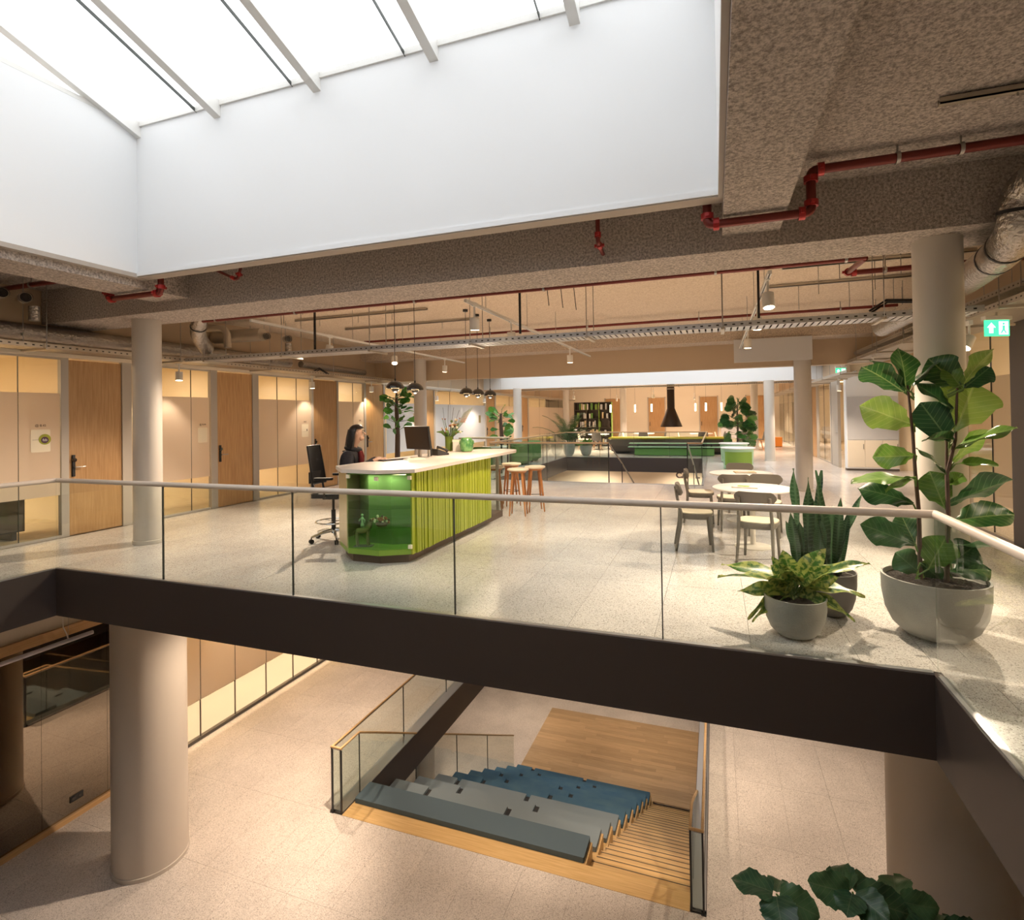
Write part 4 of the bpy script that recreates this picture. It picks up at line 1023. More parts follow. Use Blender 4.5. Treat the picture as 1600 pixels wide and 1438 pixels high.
def person():
    S = .70                                   # seat height; local frame faces +Y
    V, E, RD = [], [], []
    V.append((0, 0, S+.10)); RD.append((.145, .11))
    sp = chain(V, E, RD, [(0, .0, S+.25), (0, .02, S+.40), (0, .035, S+.50)], [(.125, .09), (.13, .10), (.085, .075)], 0)
    chest = sp-1
    nk = chain(V, E, RD, [(0, .055, S+.575), (0, .085, S+.64)], [.048, .05], sp)
    hd = chain(V, E, RD, [(0, .105, S+.70), (0, .115, S+.775), (0, .10, S+.835)], [(.068, .078), (.074, .088), (.05, .06)], nk)
    hands = {}
    for s in (-1, 1):
        sh = chain(V, E, RD, [(s*.15, .025, S+.455)], [.062], chest)
        if s > 0: arm = [(s*.22, .05, S+.30), (s*.235, .12, S+.24), (s*.19, .28, S+.34), (s*.15, .385, S+.405)]
        else: arm = [(s*.22, .04, S+.30), (s*.25, .12, S+.24), (s*.17, .26, S+.35), (s*.10, .36, S+.405)]
        el = chain(V, E, RD, arm, [.046, .042, .034, .026], sh)
        w = Vector(arm[-1]); d = (w-Vector(arm[-2])); d.z = 0; d.normalize(); n = Vector((d.y, -d.x, 0))
        pm = chain(V, E, RD, [tuple(w+d*.05+Vector((0, 0, .004)))], [(.036, .014)], el)
        for f in range(4):
            o2 = (f-1.5)*.019; ln = (.062, .075, .07, .055)[f]
            b = w+d*.085+n*o2
            chain(V, E, RD, [tuple(b), tuple(b+d*ln*.55+Vector((0, 0, .008))), tuple(b+d*ln+Vector((0, 0, -.014)))], [.0095, .009, .0075], pm)
        tb_ = w+d*.03-n*s*.034
        chain(V, E, RD, [tuple(tb_), tuple(tb_+d*.035-n*s*.016), tuple(tb_+d*.065-n*s*.014)], [.011, .0095, .008], pm)
    for s in (-1, 1):
        chain(V, E, RD, [(s*.09, .05, S+.08), (s*.105, .25, S+.075), (s*.11, .42, S+.06), (s*.11, .42, S-.12), (s*.11, .40, .36), (s*.11, .44, .31), (s*.11, .56, .29)], [.085, .078, .062, .055, .04, .04, .032], 0)
    pr = skin_body('person', V, E, RD, 'skin')
    tag(pr, 'receptionist with long black hair in dark jacket and scarf, typing at the desk', 'person')
    # facial features
    hc = Vector((0, .115, S+.765))
    f = MB()
    f.tube([hc+Vector((0, .083, .012)), hc+Vector((0, .1, -.012)), hc+Vector((0, .096, -.03))], [.008, .014, .012], 8); f.build('nose', 'skin', pr, True)
    f = MB(); f.sphere(hc+Vector((0, .074, -.058)), .024, 10, 6, (1, .45, .32)); f.build('mouth', 'petal_pink', pr, True)
    for s in (-1, 1):
        e = MB().sphere(hc+Vector((s*.032, .077, .006)), .014, 10, 6, (1.2, .5, .5)).build('eye', 'hair', pr, True)
        MB().tube([hc+Vector((s*.015, .089, .030)), hc+Vector((s*.034, .088, .034)), hc+Vector((s*.054, .074, .028))], .004, 5).build('eyebrow', 'hair', pr, True)
        MB().sphere(hc+Vector((s*.077, .0, -.01)), .026, 8, 6, (.4, .7, 1.1)).build('ear', 'skin', pr, True)
    # jaw filler gives the face its chin
    MB().sphere(hc+Vector((0, .045, -.065)), .052, 12, 8, (1, .85, .8)).build('chin', 'skin', pr, True)
    # hair: cap plus long fall behind and beside the face
    def cap(u, v):
        th = 2*PI*u; ph = v*1.0
        # front (towards +Y) is cut high, sides and back fall long
        fr = math.cos(th-PI/2)
        k0 = min(1, max(0, (fr+.05)/.3)); drop = .30*(1-k0)+.012*k0
        if v < .5:
            a = v/.5*PI/2*(1-.36*k0); r = math.sin(a); z = .112*math.cos(a)
            return tuple(hc+Vector((.098*r*math.cos(th), -.012+.112*r*math.sin(th), .012+z)))
        k = (v-.5)/.5; a1_ = PI/2*(1-.36*k0); rr = (1+.10*math.sin(k*2.6)*(1-k0))*math.sin(a1_)
        return tuple(hc+Vector((.098*rr*math.cos(th)*(1-.05*k), -.012-.02*k+.112*rr*math.sin(th)*(1-.1*k*(1 if fr > 0 else 0)), .012+.112*math.cos(a1_)-drop*k)))
    MB().grid(cap, 32, 14).build('hair', 'hair', pr, True)
    b = MB(); random.seed(4)
    for k in range(26):
        th = R(192)+R(156)*k/25; x = .094*math.cos(th); y = -.012+.108*math.sin(th)
        ln = random.uniform(.27, .36)
        b.tube([hc+Vector((x*.9, y*.9, .05)), hc+Vector((x*1.08, y*1.06, -.06)), hc+Vector((x*1.1, y*1.1-.012, -.06-ln*.4)), hc+Vector((x*1.0, y*.95-.01, -ln))], [.02, .026, .026, .006], 6)
    b.build('hair_strands', 'hair', pr, True)
    # jacket
    V, E, RD = [], [], []
    V.append((0, 0, S+.04)); RD.append((.19, .155))
    sp = chain(V, E, RD, [(0, .0, S+.22), (0, .02, S+.38), (0, .035, S+.50)], [(.175, .14), (.185, .145), (.115, .10)], 0)
    for s in (-1, 1):
        sh = chain(V, E, RD, [(s*.165, .025, S+.46)], [.088], sp-1)
        if s > 0: arm = [(s*.225, .05, S+.30), (s*.24, .12, S+.24), (s*.195, .27, S+.335), (s*.158, .365, S+.395)]
        else: arm = [(s*.225, .04, S+.30), (s*.255, .12, S+.24), (s*.178, .25, S+.345), (s*.11, .34, S+.395)]
        chain(V, E, RD, arm, [.074, .068, .057, .046], sh)
    skin_body('jacket', V, E, RD, 'jacket', pr)
    V, E, RD = [(0, .02, S+.1)], [], [(.165, .125)]
    for s in (-1, 1): chain(V, E, RD, [(s*.09, .06, S+.085), (s*.105, .25, S+.08), (s*.11, .425, S+.06), (s*.11, .425, S-.12), (s*.11, .405, .40)], [.098, .09, .074, .066, .055], 0)
    skin_body('trousers', V, E, RD, 'trousers', pr)
    for s in (-1, 1): MB().tube([(s*.11, .38, .32), (s*.11, .46, .31), (s*.11, .56, .295), (s*.11, .62, .285)], [.045, .05, .042, .02], 10).build('shoe', 'black', pr, True)
    MB().tube([(.09*math.cos(a), .055+.085*math.sin(a), S+.55-.02*math.sin(a)) for a in [2*PI*i/16 for i in range(17)]], .034, 10, False).build('scarf', 'trousers', pr, True)
    MB().tube([(.03, .14, S+.53), (.035, .165, S+.42), (.035, .165, S+.30), (.03, .15, S+.2)], [.026, .03, .03, .026], 8).build('scarf_end', 'scarf', pr, True)
    MB().tube([(-.03, .14, S+.53), (-.035, .165, S+.44), (-.03, .16, S+.34)], [.026, .03, .026], 8).build('scarf_end', 'scarf', pr, True)
    return pr
pr = person(); pr.location = (-4.80, 6.32, 0); pr.rotation_euler = (0, 0, R(-68)); pr.scale = (1.03, 1.03, 1.0)
# ------------------------------------------------------------------ cable trays
def cable_tray(label, p0, p1, z, w, side=.06, hang=1.5, top=CEIL, slats=True, rods=True, m='galv', cables=3, sl=.05):
    """perforated tray along the line p0-p1 (left edge), width w to its left-hand side"""
    p0 = Vector((*p0, z)); p1 = Vector((*p1, z)); d = p1-p0; Ln = d.length; a = math.atan2(d.y, d.x)
    o = thing('cable_tray', label, 'cable tray', p0, a)
    for y, s in ((0, 1), (w, -1)):
        b = MB(); x = 0; pitch = .085
        # side rail as two flanges with a web between slots
        b.box(0, Ln, y-.003, y+.003, 0, side*.36).box(0, Ln, y-.003, y+.003, side*.62, side)
        while x < Ln-.03:
            b.box(x, x+.055, y-.003, y+.003, side*.36, side*.62); x += pitch
        b.box(0, Ln, min(y, y+s*.02), max(y, y+s*.02), side-.003, side).box(0, Ln, min(y, y+s*.025), max(y, y+s*.025), 0, .003)
        b.build('side_rail', m, o)
        B(0, Ln, y+s*.006-.001, y+s*.006+.001, side*.3, side*.68).build('slot_backing', 'black', o)
    b = MB(); x = .02
    while x < Ln-.05:
        b.box(x, x+sl, .02, w-.02, 0, .004); x += sl*1.38
    b.build('tray_floor', m, o)
    random.seed(int(Ln*100))
    for k in range(cables):
        yy = .06+(w-.12)*random.random(); pts = [(Ln*i/12, yy+random.uniform(-.03, .03), .02+random.uniform(0, .012)) for i in range(13)]
        MB().tube(pts, random.choice((.008, .011, .014)), 6).build('cable', random.choice(('black', 'frame_dark', 'white_plastic')), o, True)
    if rods:
        x = .45
        while x < Ln:
            B(x-.02, x+.02, -.05, w+.05, -.025, -.001).build('cross_bar', 'galv_warm', o)
            for y in (-.035, w+.035): MB().cyl((x, y, -.03), (x, y, top-z), .005, .005, 6).build('hanger_rod', 'steel', o)
            x += hang
    return o
cable_tray('long perforated cable tray crossing the hall above the desk', (-8.1, 6.5), (2.5, 6.5), 2.63, .34, hang=1.55)
cable_tray('perforated cable tray running along the office doors on the left', (-8.3, -1.5), (-8.3, 13.0), 2.66, .42, hang=1.9, m='galv_warm')
cable_tray('wide perforated cable tray running along the right office fronts', (3.25, -1), (3.25, 13.0), 2.66, .62, hang=1.4, m='galv_warm', cables=5, sl=.03)
cable_tray('second cable tray close under the right wall, above the exit sign', (3.06, 2.5), (3.06, 13.0), 2.84, .3, hang=1.7, m='galv_warm', cables=4)
cable_tray('far cable tray across the lounge beyond the second opening', (-8.4, 22.6), (2.8, 22.6), 2.75, .4, hang=2.2, m='galv_warm', cables=2)
cable_tray('cable tray along the right corridor beyond the second opening', (3.2, 13.4), (3.2, 33), 2.5, .5, hang=2.2, m='galv_warm', cables=2)
cable_tray('cable tray along the left offices beyond the second opening', (-8.2, 13.4), (-8.2, 33), 2.52, .4, hang=2.2, m='galv_warm', cables=2)

# ------------------------------------------------------------------ lighting tracks and spotlights
def track(label, x, y0, y1, z=3.0, drop=CEIL):
    o = thing('lighting_track', label, 'track', (x, y0, z))
    L_ = y1-y0
    MB().box(-.018, .018, 0, L_, 0, .034).build('channel', 'frame_white', o)
    B(-.006, .006, 0, L_, -.001, .001).build('conductor_slot', 'black', o)
    k = .6
    while k < L_:
        MB().cyl((0, k, .034), (0, k, drop-z), .004, .004, 6).build('hanger_wire', 'steel', o); k += 1.6
    return o
track('lighting track on the left, above the reception seat', -5.9, 5.7, 12.35)
track('lighting track in the middle, above the desk front', -2.7, 5.7, 12.35)
track('lighting track on the right, above the round tables', .52, 5.7, 12.35)
def can(loc, target, power, size, label, blend=.5, group='track spotlights'):
    o = thing('track_spotlight', label, 'spotlight', loc, 0, group)
    d = (Vector(target)-Vector(loc)).normalized(); d2 = Vector((d.x*.5, d.y*.5, d.z)).normalized()
    MB().cyl((0, 0, .19), (0, 0, .02), .012, .012, 8).box(-.02, .02, -.05, .05, .15, .2).build('adapter', 'frame_white', o)
    c = -d2*.02
    MB().cyl(c, c+d2*.15, .058, .058, 20).build('lamp_can', 'white_plastic', o, True)
    MB().cyl(c+d2*.145, c+d2*.152, .05, .05, 20).build('lamp_lens', 'lamp_glow', o, True)
    spot(o, tuple(Vector(loc)+c+d2*.17), target, power, size, blend)
    if group == 'far spotlights' and loc[2] > 2.4: MB().cyl((0, 0, .19), (0, 0, CEIL-loc[2]), .006, .006, 6).build('hanger_rod', 'steel', o)
P = SPOT_W
for loc, tg, pw, sz, lab in [
    ((-2.7, 5.95, 2.84), (-2.9, 6.6, 0), .85, 95, 'track spotlight on the middle track next to the concrete beam'),
    ((-2.7, 7.2, 2.84), (-3.0, 8.6, 0), 1.0, 95, 'track spotlight on the middle track above the cable tray'),
    ((-2.7, 10.5, 2.84), (-2.7, 10.8, 0), 1.0, 95, 'track spotlight at the far end of the middle track'),
    ((.52, 5.95, 2.84), (.8, 4.5, 0), 1.9, 95, 'bright track spotlight on the right track next to the concrete beam'),
    ((.52, 7.4, 2.84), (.3, 7.0, 0), .8, 95, 'second track spotlight on the right track, before the cable tray'),
    ((.52, 9.5, 2.84), (.4, 9.6, 0), 1.0, 95, 'track spotlight on the right track behind the cable tray'),
    ((-5.9, 7.3, 2.84), (-6.6, 5.9, 0), 2.3, 105, 'track spotlight on the left track above the office chair'),
    ((-5.9, 11.3, 2.84), (-6.2, 11.4, 0), 1.0, 100, 'track spotlight at the far end of the left track'),
    ((-5.9, 9.2, 2.84), (-4.6, 7.2, .8), .8, 90, 'track spotlight on the left track aimed at the desk')]:
    can(loc, tg, P*pw, sz, lab)
# small ceiling spots by the left offices and right wall
for loc, tg, pw, lab in [((-8.75, 10.2, 2.5), (-8.6, 10.4, 0), .22, 'small white spotlight under the left tray, before the third door'),
                         ((-8.75, 12.5, 2.5), (-9.0, 12.8, .8), .22, 'small tilted spotlight under the left tray by the fourth door'),
                         ((-8.75, 6.9, 2.5), (-8.4, 6.6, 0), .2, 'small glowing spotlight before the glass by the slim left column'),
                         ((-8.75, 3.4, 2.5), (-8.3, 3.6, 0), .25, 'small spotlight under the left tray near the picture edge'),
                         ((2.7, 7.4, 2.46), (.2, 5.6, .2), 2.2, 'spotlight under the right tray hidden behind the near column'),
                         ((2.7, 11.3, 2.46), (2.2, 11, 0), .7, 'spotlight under the right tray before the niche'),
                         ((2.7, 4.0, 2.46), (2.2, 3.6, 0), .4, 'spotlight under the right tray near the picture edge')]:
    can(loc, tg, P*pw, 100, lab, group='small spotlights below the trays')
for k, (x, y, z, pw) in enumerate([(-8.4, 15.5, 2.32, .4), (2.95, 15.5, 2.3, .8), (-6.0, 23.9, 2.5, 4), (-2.6, 25, 2.5, 4.5), (2.0, 24, 2.5, 2.2), (-5.0, 29.4, 2.5, 5), (-1, 29.6, 2.5, 5), (2.0, 30, 2.5, 3), (2.95, 20, 2.3, .7), (-8.4, 19.3, 2.32, .5)]):
    can((x, y, z), (x, y+.3, 0), P*pw, 135, 'far spotlight beyond the tan bulkhead, %s counted from the left offices' % ordn[k], group='far spotlights')

# ------------------------------------------------------------------ pendants over the desk
def pendant(x, y, label):
    o = thing('pendant_lamp', label, 'pendant lamp', (x, y, 2.07), 0, 'black dome pendants over the desk')
    pr_ = [(.122*math.sin(t*PI/2/8), .11*math.cos(t*PI/2/8)) for t in range(9)]; pr_ = [(max(a, .001), b) for a, b in pr_]
    MB().lathe(pr_+[(.118, 0), *[(max(.001, .117*math.sin(t*PI/2/8)), .106*math.cos(t*PI/2/8)) for t in range(7, -1, -1)]], (0, 0, 0), 32).build('dome', 'black_gloss', o, True)
    MB().sphere((0, 0, -.005), .052, 20, 12).build('lower_ball', 'black_gloss', o, True)
    MB().lathe([(.055, .012), (.11, .012)], (0, 0, 0), 24).build('glow_ring', 'lamp_glow_soft', o)
    MB().cyl((0, 0, .11), (0, 0, 1.46), .0045, .0045, 8).build('cable', 'black', o)
    MB().cyl((0, 0, .1), (0, 0, .135), .014, .01, 10).build('cap', 'black', o, True)
    MB().cyl((0, 0, 1.44), (0, 0, 1.48), .045, .045, 14).build('ceiling_rose', 'black', o, True)
    ld = bpy.data.lights.new('lamp_light', 'POINT'); ld.energy = 5; ld.color = WARM; ld.shadow_soft_size = .05
    l = bpy.data.objects.new('lamp_light', ld); C.objects.link(l); l.parent = o; l.location = (0, 0, -.10)
for (x, y), s in zip(((-4.1, 6.4), (-4.1, 6.92), (-4.1, 8.65), (-4.1, 9.14), (-4.1, 9.72)), ('first black dome pendant, nearest, above the monitor', 'second black dome pendant, right behind the nearest', 'third black dome pendant, leftmost of the far three', 'fourth black dome pendant, middle of the far three', 'fifth black dome pendant, farthest to the right')):
    pendant(x, y, s)

# ------------------------------------------------------------------ sprinkler pipes
def pipe(label, pts, r=.03, joints=(), clamps=(), m='red_pipe'):
    o = thing('sprinkler_pipe', label, 'pipe', pts[0])
    p = [Vector(q)-Vector(pts[0]) for q in pts]
    # rounded corners
    q = [p[0]]
    for i in range(1, len(p)-1):
        a = (p[i-1]-p[i]).normalized(); b = (p[i+1]-p[i]).normalized(); d = min(.045, (p[i-1]-p[i]).length*.4, (p[i+1]-p[i]).length*.4)
        for k in range(5):
            t = k/4; q.append(p[i]+a*d*(1-t)**2+b*d*t**2)
    q.append(p[-1])
    MB().tube(q, r, 12).build('tube', m, o, True)
    for i in range(1, len(p)-1):
        a = (p[i-1]-p[i]).normalized(); b = (p[i+1]-p[i]).normalized()
        for e in (a, b):
            c = p[i]+e*.065
            MB().cyl(c-e*.022, c+e*.022, r*1.45, r*1.45, 14).build('coupling', 'red_joint', o, True)
            n = e.cross(Vector((0, 0, 1)) if abs(e.z) < .9 else Vector((1, 0, 0))).normalized()
            for s in (-1, 1): MB().box(*(lambda v: (v.x-.012, v.x+.012, v.y-.012, v.y+.012, v.z-.012, v.z+.012))(c+n*s*r*1.6)).build('bolt', 'red_joint', o)
    for t in clamps:
        c = p[0]+(p[-1]-p[0])*t if len(p) == 2 else Vector(t)-Vector(pts[0])
        ax = (p[-1]-p[-2]).normalized()
        MB().cyl(c-ax*.012, c+ax*.012, r*1.3, r*1.3, 12).build('clamp', 'steel', o, True)
        MB().cyl(c+Vector((0, 0, r)), (c.x, c.y, CEIL-pts[0][2]), .007, .007, 6).build('hanger_rod', 'steel', o)
    return o
pipe('thick dark red sprinkler pipe dipping under the right skylight beam', [(-.03, 4.5, 3.53), (-.03, 4.5, 3.15), (.70, 4.5, 3.15), (.70, 4.5, 3.46), (3.3, 4.5, 3.46)], .034, clamps=((1.25, 4.5, 3.46), (1.62, 4.5, 3.46), (2.6, 4.5, 3.46)))
pipe('dark red sprinkler pipe dipping under the left skylight beam', [(-5.98, 4.5, 3.53), (-5.98, 4.5, 3.15), (-6.86, 4.5, 3.15), (-6.86, 4.5, 3.46), (-8.9, 4.5, 3.46)], .032, clamps=((-7.4, 4.5, 3.46), (-8.3, 4.5, 3.46)))
pipe('long dark red sprinkler pipe right behind the concrete beam', [(-6.9, 5.82, 3.1), (1.35, 5.82, 3.1)], .028, clamps=(.03, .2, .42, .62, .84, .98))
pipe('dark red pipe elbow piece behind the near right column', [(1.35, 5.86, 3.1), (1.35, 6.6, 3.14), (3.2, 6.6, 3.14)], .028, clamps=((1.7, 6.6, 3.14), (2.6, 6.6, 3.14)))
pipe('far dark red sprinkler pipe before the warm lit beam', [(-7.6, 10.6, 3.42), (2.9, 10.6, 3.42)], .026, clamps=(.08, .3, .5, .7, .92))
pipe('short dark red pipe stub hanging under the skylight wall', [(-.95, 4.75, 3.5), (-.95, 4.75, 3.2), (-.95, 4.98, 3.16)], .02)
pipe('thin red pipe hook under the skylight near the left corner', [(-5.6, 4.7, 3.5), (-5.1, 4.75, 3.27), (-5.02, 4.75, 3.5)], .016)
# ceiling mounting rails
for (x0, x1, y, z), lab in (((-7.6, -5.1, 7.2, 3.5), 'left, nearest the beam'), ((-7.4, -4.6, 8.2, 3.5), 'left, middle'), ((-7.2, -4.2, 9.4, 3.5), 'left, farthest'), ((.95, 2.9, 6.9, 3.5), 'right, nearest the beam'), ((.85, 2.9, 7.7, 3.5), 'right, middle'), ((.75, 2.9, 8.8, 3.5), 'right, farthest'), ((1.3, 3.2, 3.9, 3.5), 'over the near right corner'), ((-8.9, -7.6, 3.7, 3.5), 'over the near left corner')):
    o = thing('mounting_rail', 'perforated ceiling mounting rail, '+lab, 'rail', ((x0+x1)/2, y, z))
    w = (x1-x0)/2
    MB().box(-w, w, -.02, .02, 0, .012).box(-w, w, -.02, -.016, 0, .04).box(-w, w, .016, .02, 0, .04).build('channel', 'galv_warm', o)
    for t in (-.6, 0, .5): MB().cyl((w*t, 0, 0), (w*t, 0, -.35 if 'right,' in lab else (-.02 if 'over' in lab else -.12)), .005, .005, 6).build('hanger_rod', 'steel', o)

# ------------------------------------------------------------------ air ducts
def duct(label, pts, r, m='foil', bands=(), n=20):
    o = thing('air_duct', label, 'duct', pts[0])
    P0 = Vector(pts[0]); pp = [Vector(p)-P0 for p in pts]
    q = [pp[0]]
    for i in range(1, len(pp)-1):
        a = (pp[i-1]-pp[i]); b = (pp[i+1]-pp[i]); d = min(.22, a.length*.45, b.length*.45); a.normalize(); b.normalize()
        for k in range(7): t = k/6; q.append(pp[i]+a*d*(1-t)**2+b*d*t**2)
    q.append(pp[-1])
    MB().tube(q, r, n).build('tube', m, o, True)
    L_ = len(q)
    for i in bands:
        c = q[int(i*(L_-1))]; e = (q[min(L_-1, int(i*(L_-1))+1)]-q[max(0, int(i*(L_-1))-1)]).normalized()
        MB().cyl(c-e*.012, c+e*.012, r+.004, r+.004, n).build('band', 'black', o, True)
    return o
duct('large silver foil duct bending under the beam right of the near column', [(2.75, 2.6, 3.3), (2.18, 4.45, 3.27), (2.08, 4.80, 3.22), (2.07, 4.82, 2.95), (2.12, 5.2, 2.88), (2.35, 6.6, 2.93), (2.42, 9.6, 2.93)], .135, bands=(.12, .42, .66, .8))
duct('long silver round duct running above the office doors on the left', [(-8.87, -1.5, 2.93), (-8.87, 4.9, 2.92), (-8.87, 9.6, 2.92)], .12, bands=())
duct('slanting silver duct behind the slim left column', [(-7.78, 6.62, 2.84), (-7.55, 6.25, 3.02), (-7.25, 6.1, 3.32), (-7.08, 6.05, 3.41)], .11, bands=(.4,))
duct('thin silver duct before the third and fourth office doors', [(-8.62, 9.7, 2.88), (-8.62, 12.0, 2.85)], .075)
duct('beige insulated duct across the left bay before the beam', [(-8.95, 3.9, 3.28), (-8.2, 3.98, 3.28)], .12, 'galv_warm')
duct('beige insulated duct across the left bay behind the column', [(-8.95, 7.8, 3.25), (-7.9, 7.9, 3.25)], .12, 'galv_warm')
def valve(x, y, z, label, ax=(1, -.25, 0)):
    o = thing('duct_collar', label, 'duct collar', (x, y, z))
    d = Vector(ax).normalized()
    MB().cyl((0, 0, 0), d*.09, .062, .062, 18).build('collar', 'galv_warm', o, True); MB().cyl(d*.09, d*.11, .07, .07, 18, False).build('rim', 'black', o, True)
    MB().cyl(d*.095, d*.1, .056, .056, 18).build('damper', 'black_gloss', o)
    MB().cyl((0, 0, .06), (0, 0, CEIL-z), .005, .005, 6).build('hanger_rod', 'steel', o)
valve(-8.2, 4.12, 3.26, 'black duct collar at the upper left, left one of the pair'); valve(-8.05, 4.28, 3.22, 'black duct collar at the upper left, right one of the pair')
valve(-7.92, 7.96, 3.22, 'black duct collar behind the column, left one of the pair'); valve(-7.72, 8.28, 3.2, 'black duct collar behind the column, right one of the pair')
duct('small vertical duct drop under the left collars', [(-8.06, 4.4, 3.14), (-8.06, 4.4, 2.96)], .06, 'foil')
duct('small vertical duct drop under the collars behind the column', [(-7.76, 8.4, 3.14), (-7.76, 8.4, 2.9)], .06, 'foil')
duct('small elbow duct left of the collars behind the column', [(-8.5, 7.2, 3.3), (-8.1, 7.3, 3.3), (-8.08, 7.3, 2.95)], .06, 'galv_warm')
# black cable bundles
for pts, lab in (([(-8.55, 9.9, 2.68), (-8.4, 10.0, 2.8), (-8.25, 10.1, 2.68)], 'short black cable loop above the third door'), ([(1.55, 6.6, 2.72), (1.7, 6.62, 2.82), (1.95, 6.62, 2.8)], 'black cable loop on the crossing cable tray')):
    o = thing('cable_bundle', lab, 'cable', pts[0])
    for k in range(3): MB().tube([Vector(p)-Vector(pts[0])+Vector((.015*k, .02*k, .012*math.sin(k*2))) for p in pts], .012, 6).build('cable', 'black', o, True)
o = thing('dangling_wires', 'thin black wires dangling in loops from the middle track', 'wires', (-2.2, 6.3, 3.42))
for k in range(3):
    s = .12*k
    MB().tube([(-.55-s, .3*k, .08), (-.1+s, .25*k, -.02), (.22+s, .2*k, .02), (.3+s, .2*k, -.12), (.33+s, .2*k, -.42)], .005, 5).build('wire', 'black', o, True)
o = thing('vertical_strut', 'slim black vertical strut beside the dangling wires', 'strut', (-2.28, 6.4, 2.7)); MB().box(-.012, .012, -.012, .012, 0, .84).build('profile', 'black', o); B(-.04, .04, -.04, .04, .84, .85).build('plate', 'steel', o)
o = thing('vertical_strut', 'slim black vertical strut beside the bright right spotlight', 'strut', (.47, 6.45, 2.7)); MB().box(-.012, .012, -.012, .012, 0, .84).build('profile', 'black', o); B(-.04, .04, -.04, .04, .84, .85).build('plate', 'steel', o)
o = thing('vertical_strut', 'slim black vertical strut above the left end of the desk', 'strut', (-5.6, 6.6, 2.7)); MB().box(-.012, .012, -.012, .012, 0, .84).build('profile', 'black', o); B(-.04, .04, -.04, .04, .84, .85).build('plate', 'steel', o)
# blank board on the beam
o = thing('blank_board', 'plain pale board fixed to the beam above the right column', 'board', (1.14, 12.3, 2.72)); MB().box(-.74, .74, 0, .05, 0, .48).build('panel', 'grey_white', o); MB().box(-.6, -.5, .05, .1, .1, .4).box(.5, .6, .05, .1, .1, .4).build('bracket', 'steel', o)
# exit signs
def exit_sign(loc, rz, label):
    o = thing('exit_sign', label, 'exit sign', loc, rz)
    MB().box(-.13, .13, -.03, .03, .16, .20).build('housing', 'white_plastic', o)
    MB().box(-.12, .12, -.006, .006, 0, .16).build('panel', 'exit_green', o)
    for s in (-1, 1):
        f = MB(); y = s*.008
        f.add([(-.005+s*.055-.02, y, .03), (s*.055+.015, y, .03), (s*.055+.015, y, .085), (s*.055+.04, y, .085), (s*.055-.0025, y, .135), (s*.055-.045, y, .085), (s*.055-.02-.005, y, .085)], [tuple(range(7))])
        f.build('arrow', 'exit_white', o)
        f = MB(); x = -s*.06
        f.add([(x-.045, y, .015), (x+.045, y, .015), (x+.045, y, .145), (x-.045, y, .145)], [(0, 1, 2, 3)]); f.build('door_icon', 'exit_white', o)
        f = MB(); y = s*.0095
        f.add([(x+.012*math.cos(t*.7854), y, .122+.012*math.sin(t*.7854)) for t in range(8)], [tuple(range(8))])
        f.add([(x-.012, y, .105), (x+.014, y, .105), (x+.01, y, .065), (x+.03, y, .03), (x+.02, y, .025), (x, y, .055), (x-.02, y, .025), (x-.032, y, .03), (x-.012, y, .065)], [tuple(range(9))]); f.build('runner_icon', 'exit_green', o)
    MB().cyl((0, 0, .2), (0, 0, .24), .01, .01, 8).build('stem', 'white_plastic', o)
exit_sign((2.66, 6.67, 2.395), R(18), 'lit green exit sign right of the near column')
exit_sign((3.05, 15.8, 2.6), R(10), 'lit green exit sign far back, left of the fig leaves')
exit_sign((3.0, 4.9, 2.39), R(75), 'lit green exit sign cut by the right picture edge')
# ------------------------------------------------------------------ cafe chairs and round tables
def cafe_chair(loc, rz, label):
    o = thing('cafe_chair', label, 'chair', loc, rz, 'grey wooden chairs at the round tables')
    def seat_pts(r0, n=28):
        pts = []
        for i in range(n):
            t = 2*PI*i/n; c, s = math.cos(t), math.sin(t)
            x = .215*math.copysign(abs(c)**.62, c); y = .205*math.copysign(abs(s)**.62, s)
            pts.append((x*(1-.06*(y < 0)*abs(y)/.2), y))
        return pts
    MB().prism(seat_pts(0), .425, .455).build('seat', 'chair_grey', o)
    MB().prism([(x*.96, y*.96) for x, y in seat_pts(0)], .455, .466).build('seat_pad', 'seat_cream', o)
    MB().prism([(x*.88, y*.88) for x, y in seat_pts(0)], .385, .425).build('apron', 'chair_grey', o)
    for sx in (-1, 1):
        MB().tube([(sx*.165, .155, .43), (sx*.185, .185, 0)], [.021, .014], 10).build('leg', 'chair_grey', o, True)
        MB().tube([(sx*.19, -.245, 0), (sx*.175, -.19, .30), (sx*.172, -.18, .46), (sx*.165, -.215, .62), (sx*.16, -.235, .74)], [.014, .019, .02, .017, .014], 10).build('leg', 'chair_grey', o, True)
    vs = []; n = 16; pts = []
    b = MB()
    def back(u, v, off):
        x = (u-.5)*.44; e = abs(u-.5)*2; hh = .065*(1-max(0, (e-.72)/.28)**2.2*.75)
        z = .735+(v-.5)*2*hh; y = -.235-.012*(v-.5)+.055*e*e+off
        return (x, y, z)
    b.grid(lambda u, v: back(u, v, 0), 16, 5); b.grid(lambda u, v: back(u, v, .018), 16, 5)
    for v in (0, 1): b.grid(lambda u, w: back(u, v, .018*w), 16, 1)
    for u in (0, 1): b.grid(lambda v, w: back(u, v, .018*w), 5, 1)
    b.build('backrest', 'chair_grey', o, True)
    return o
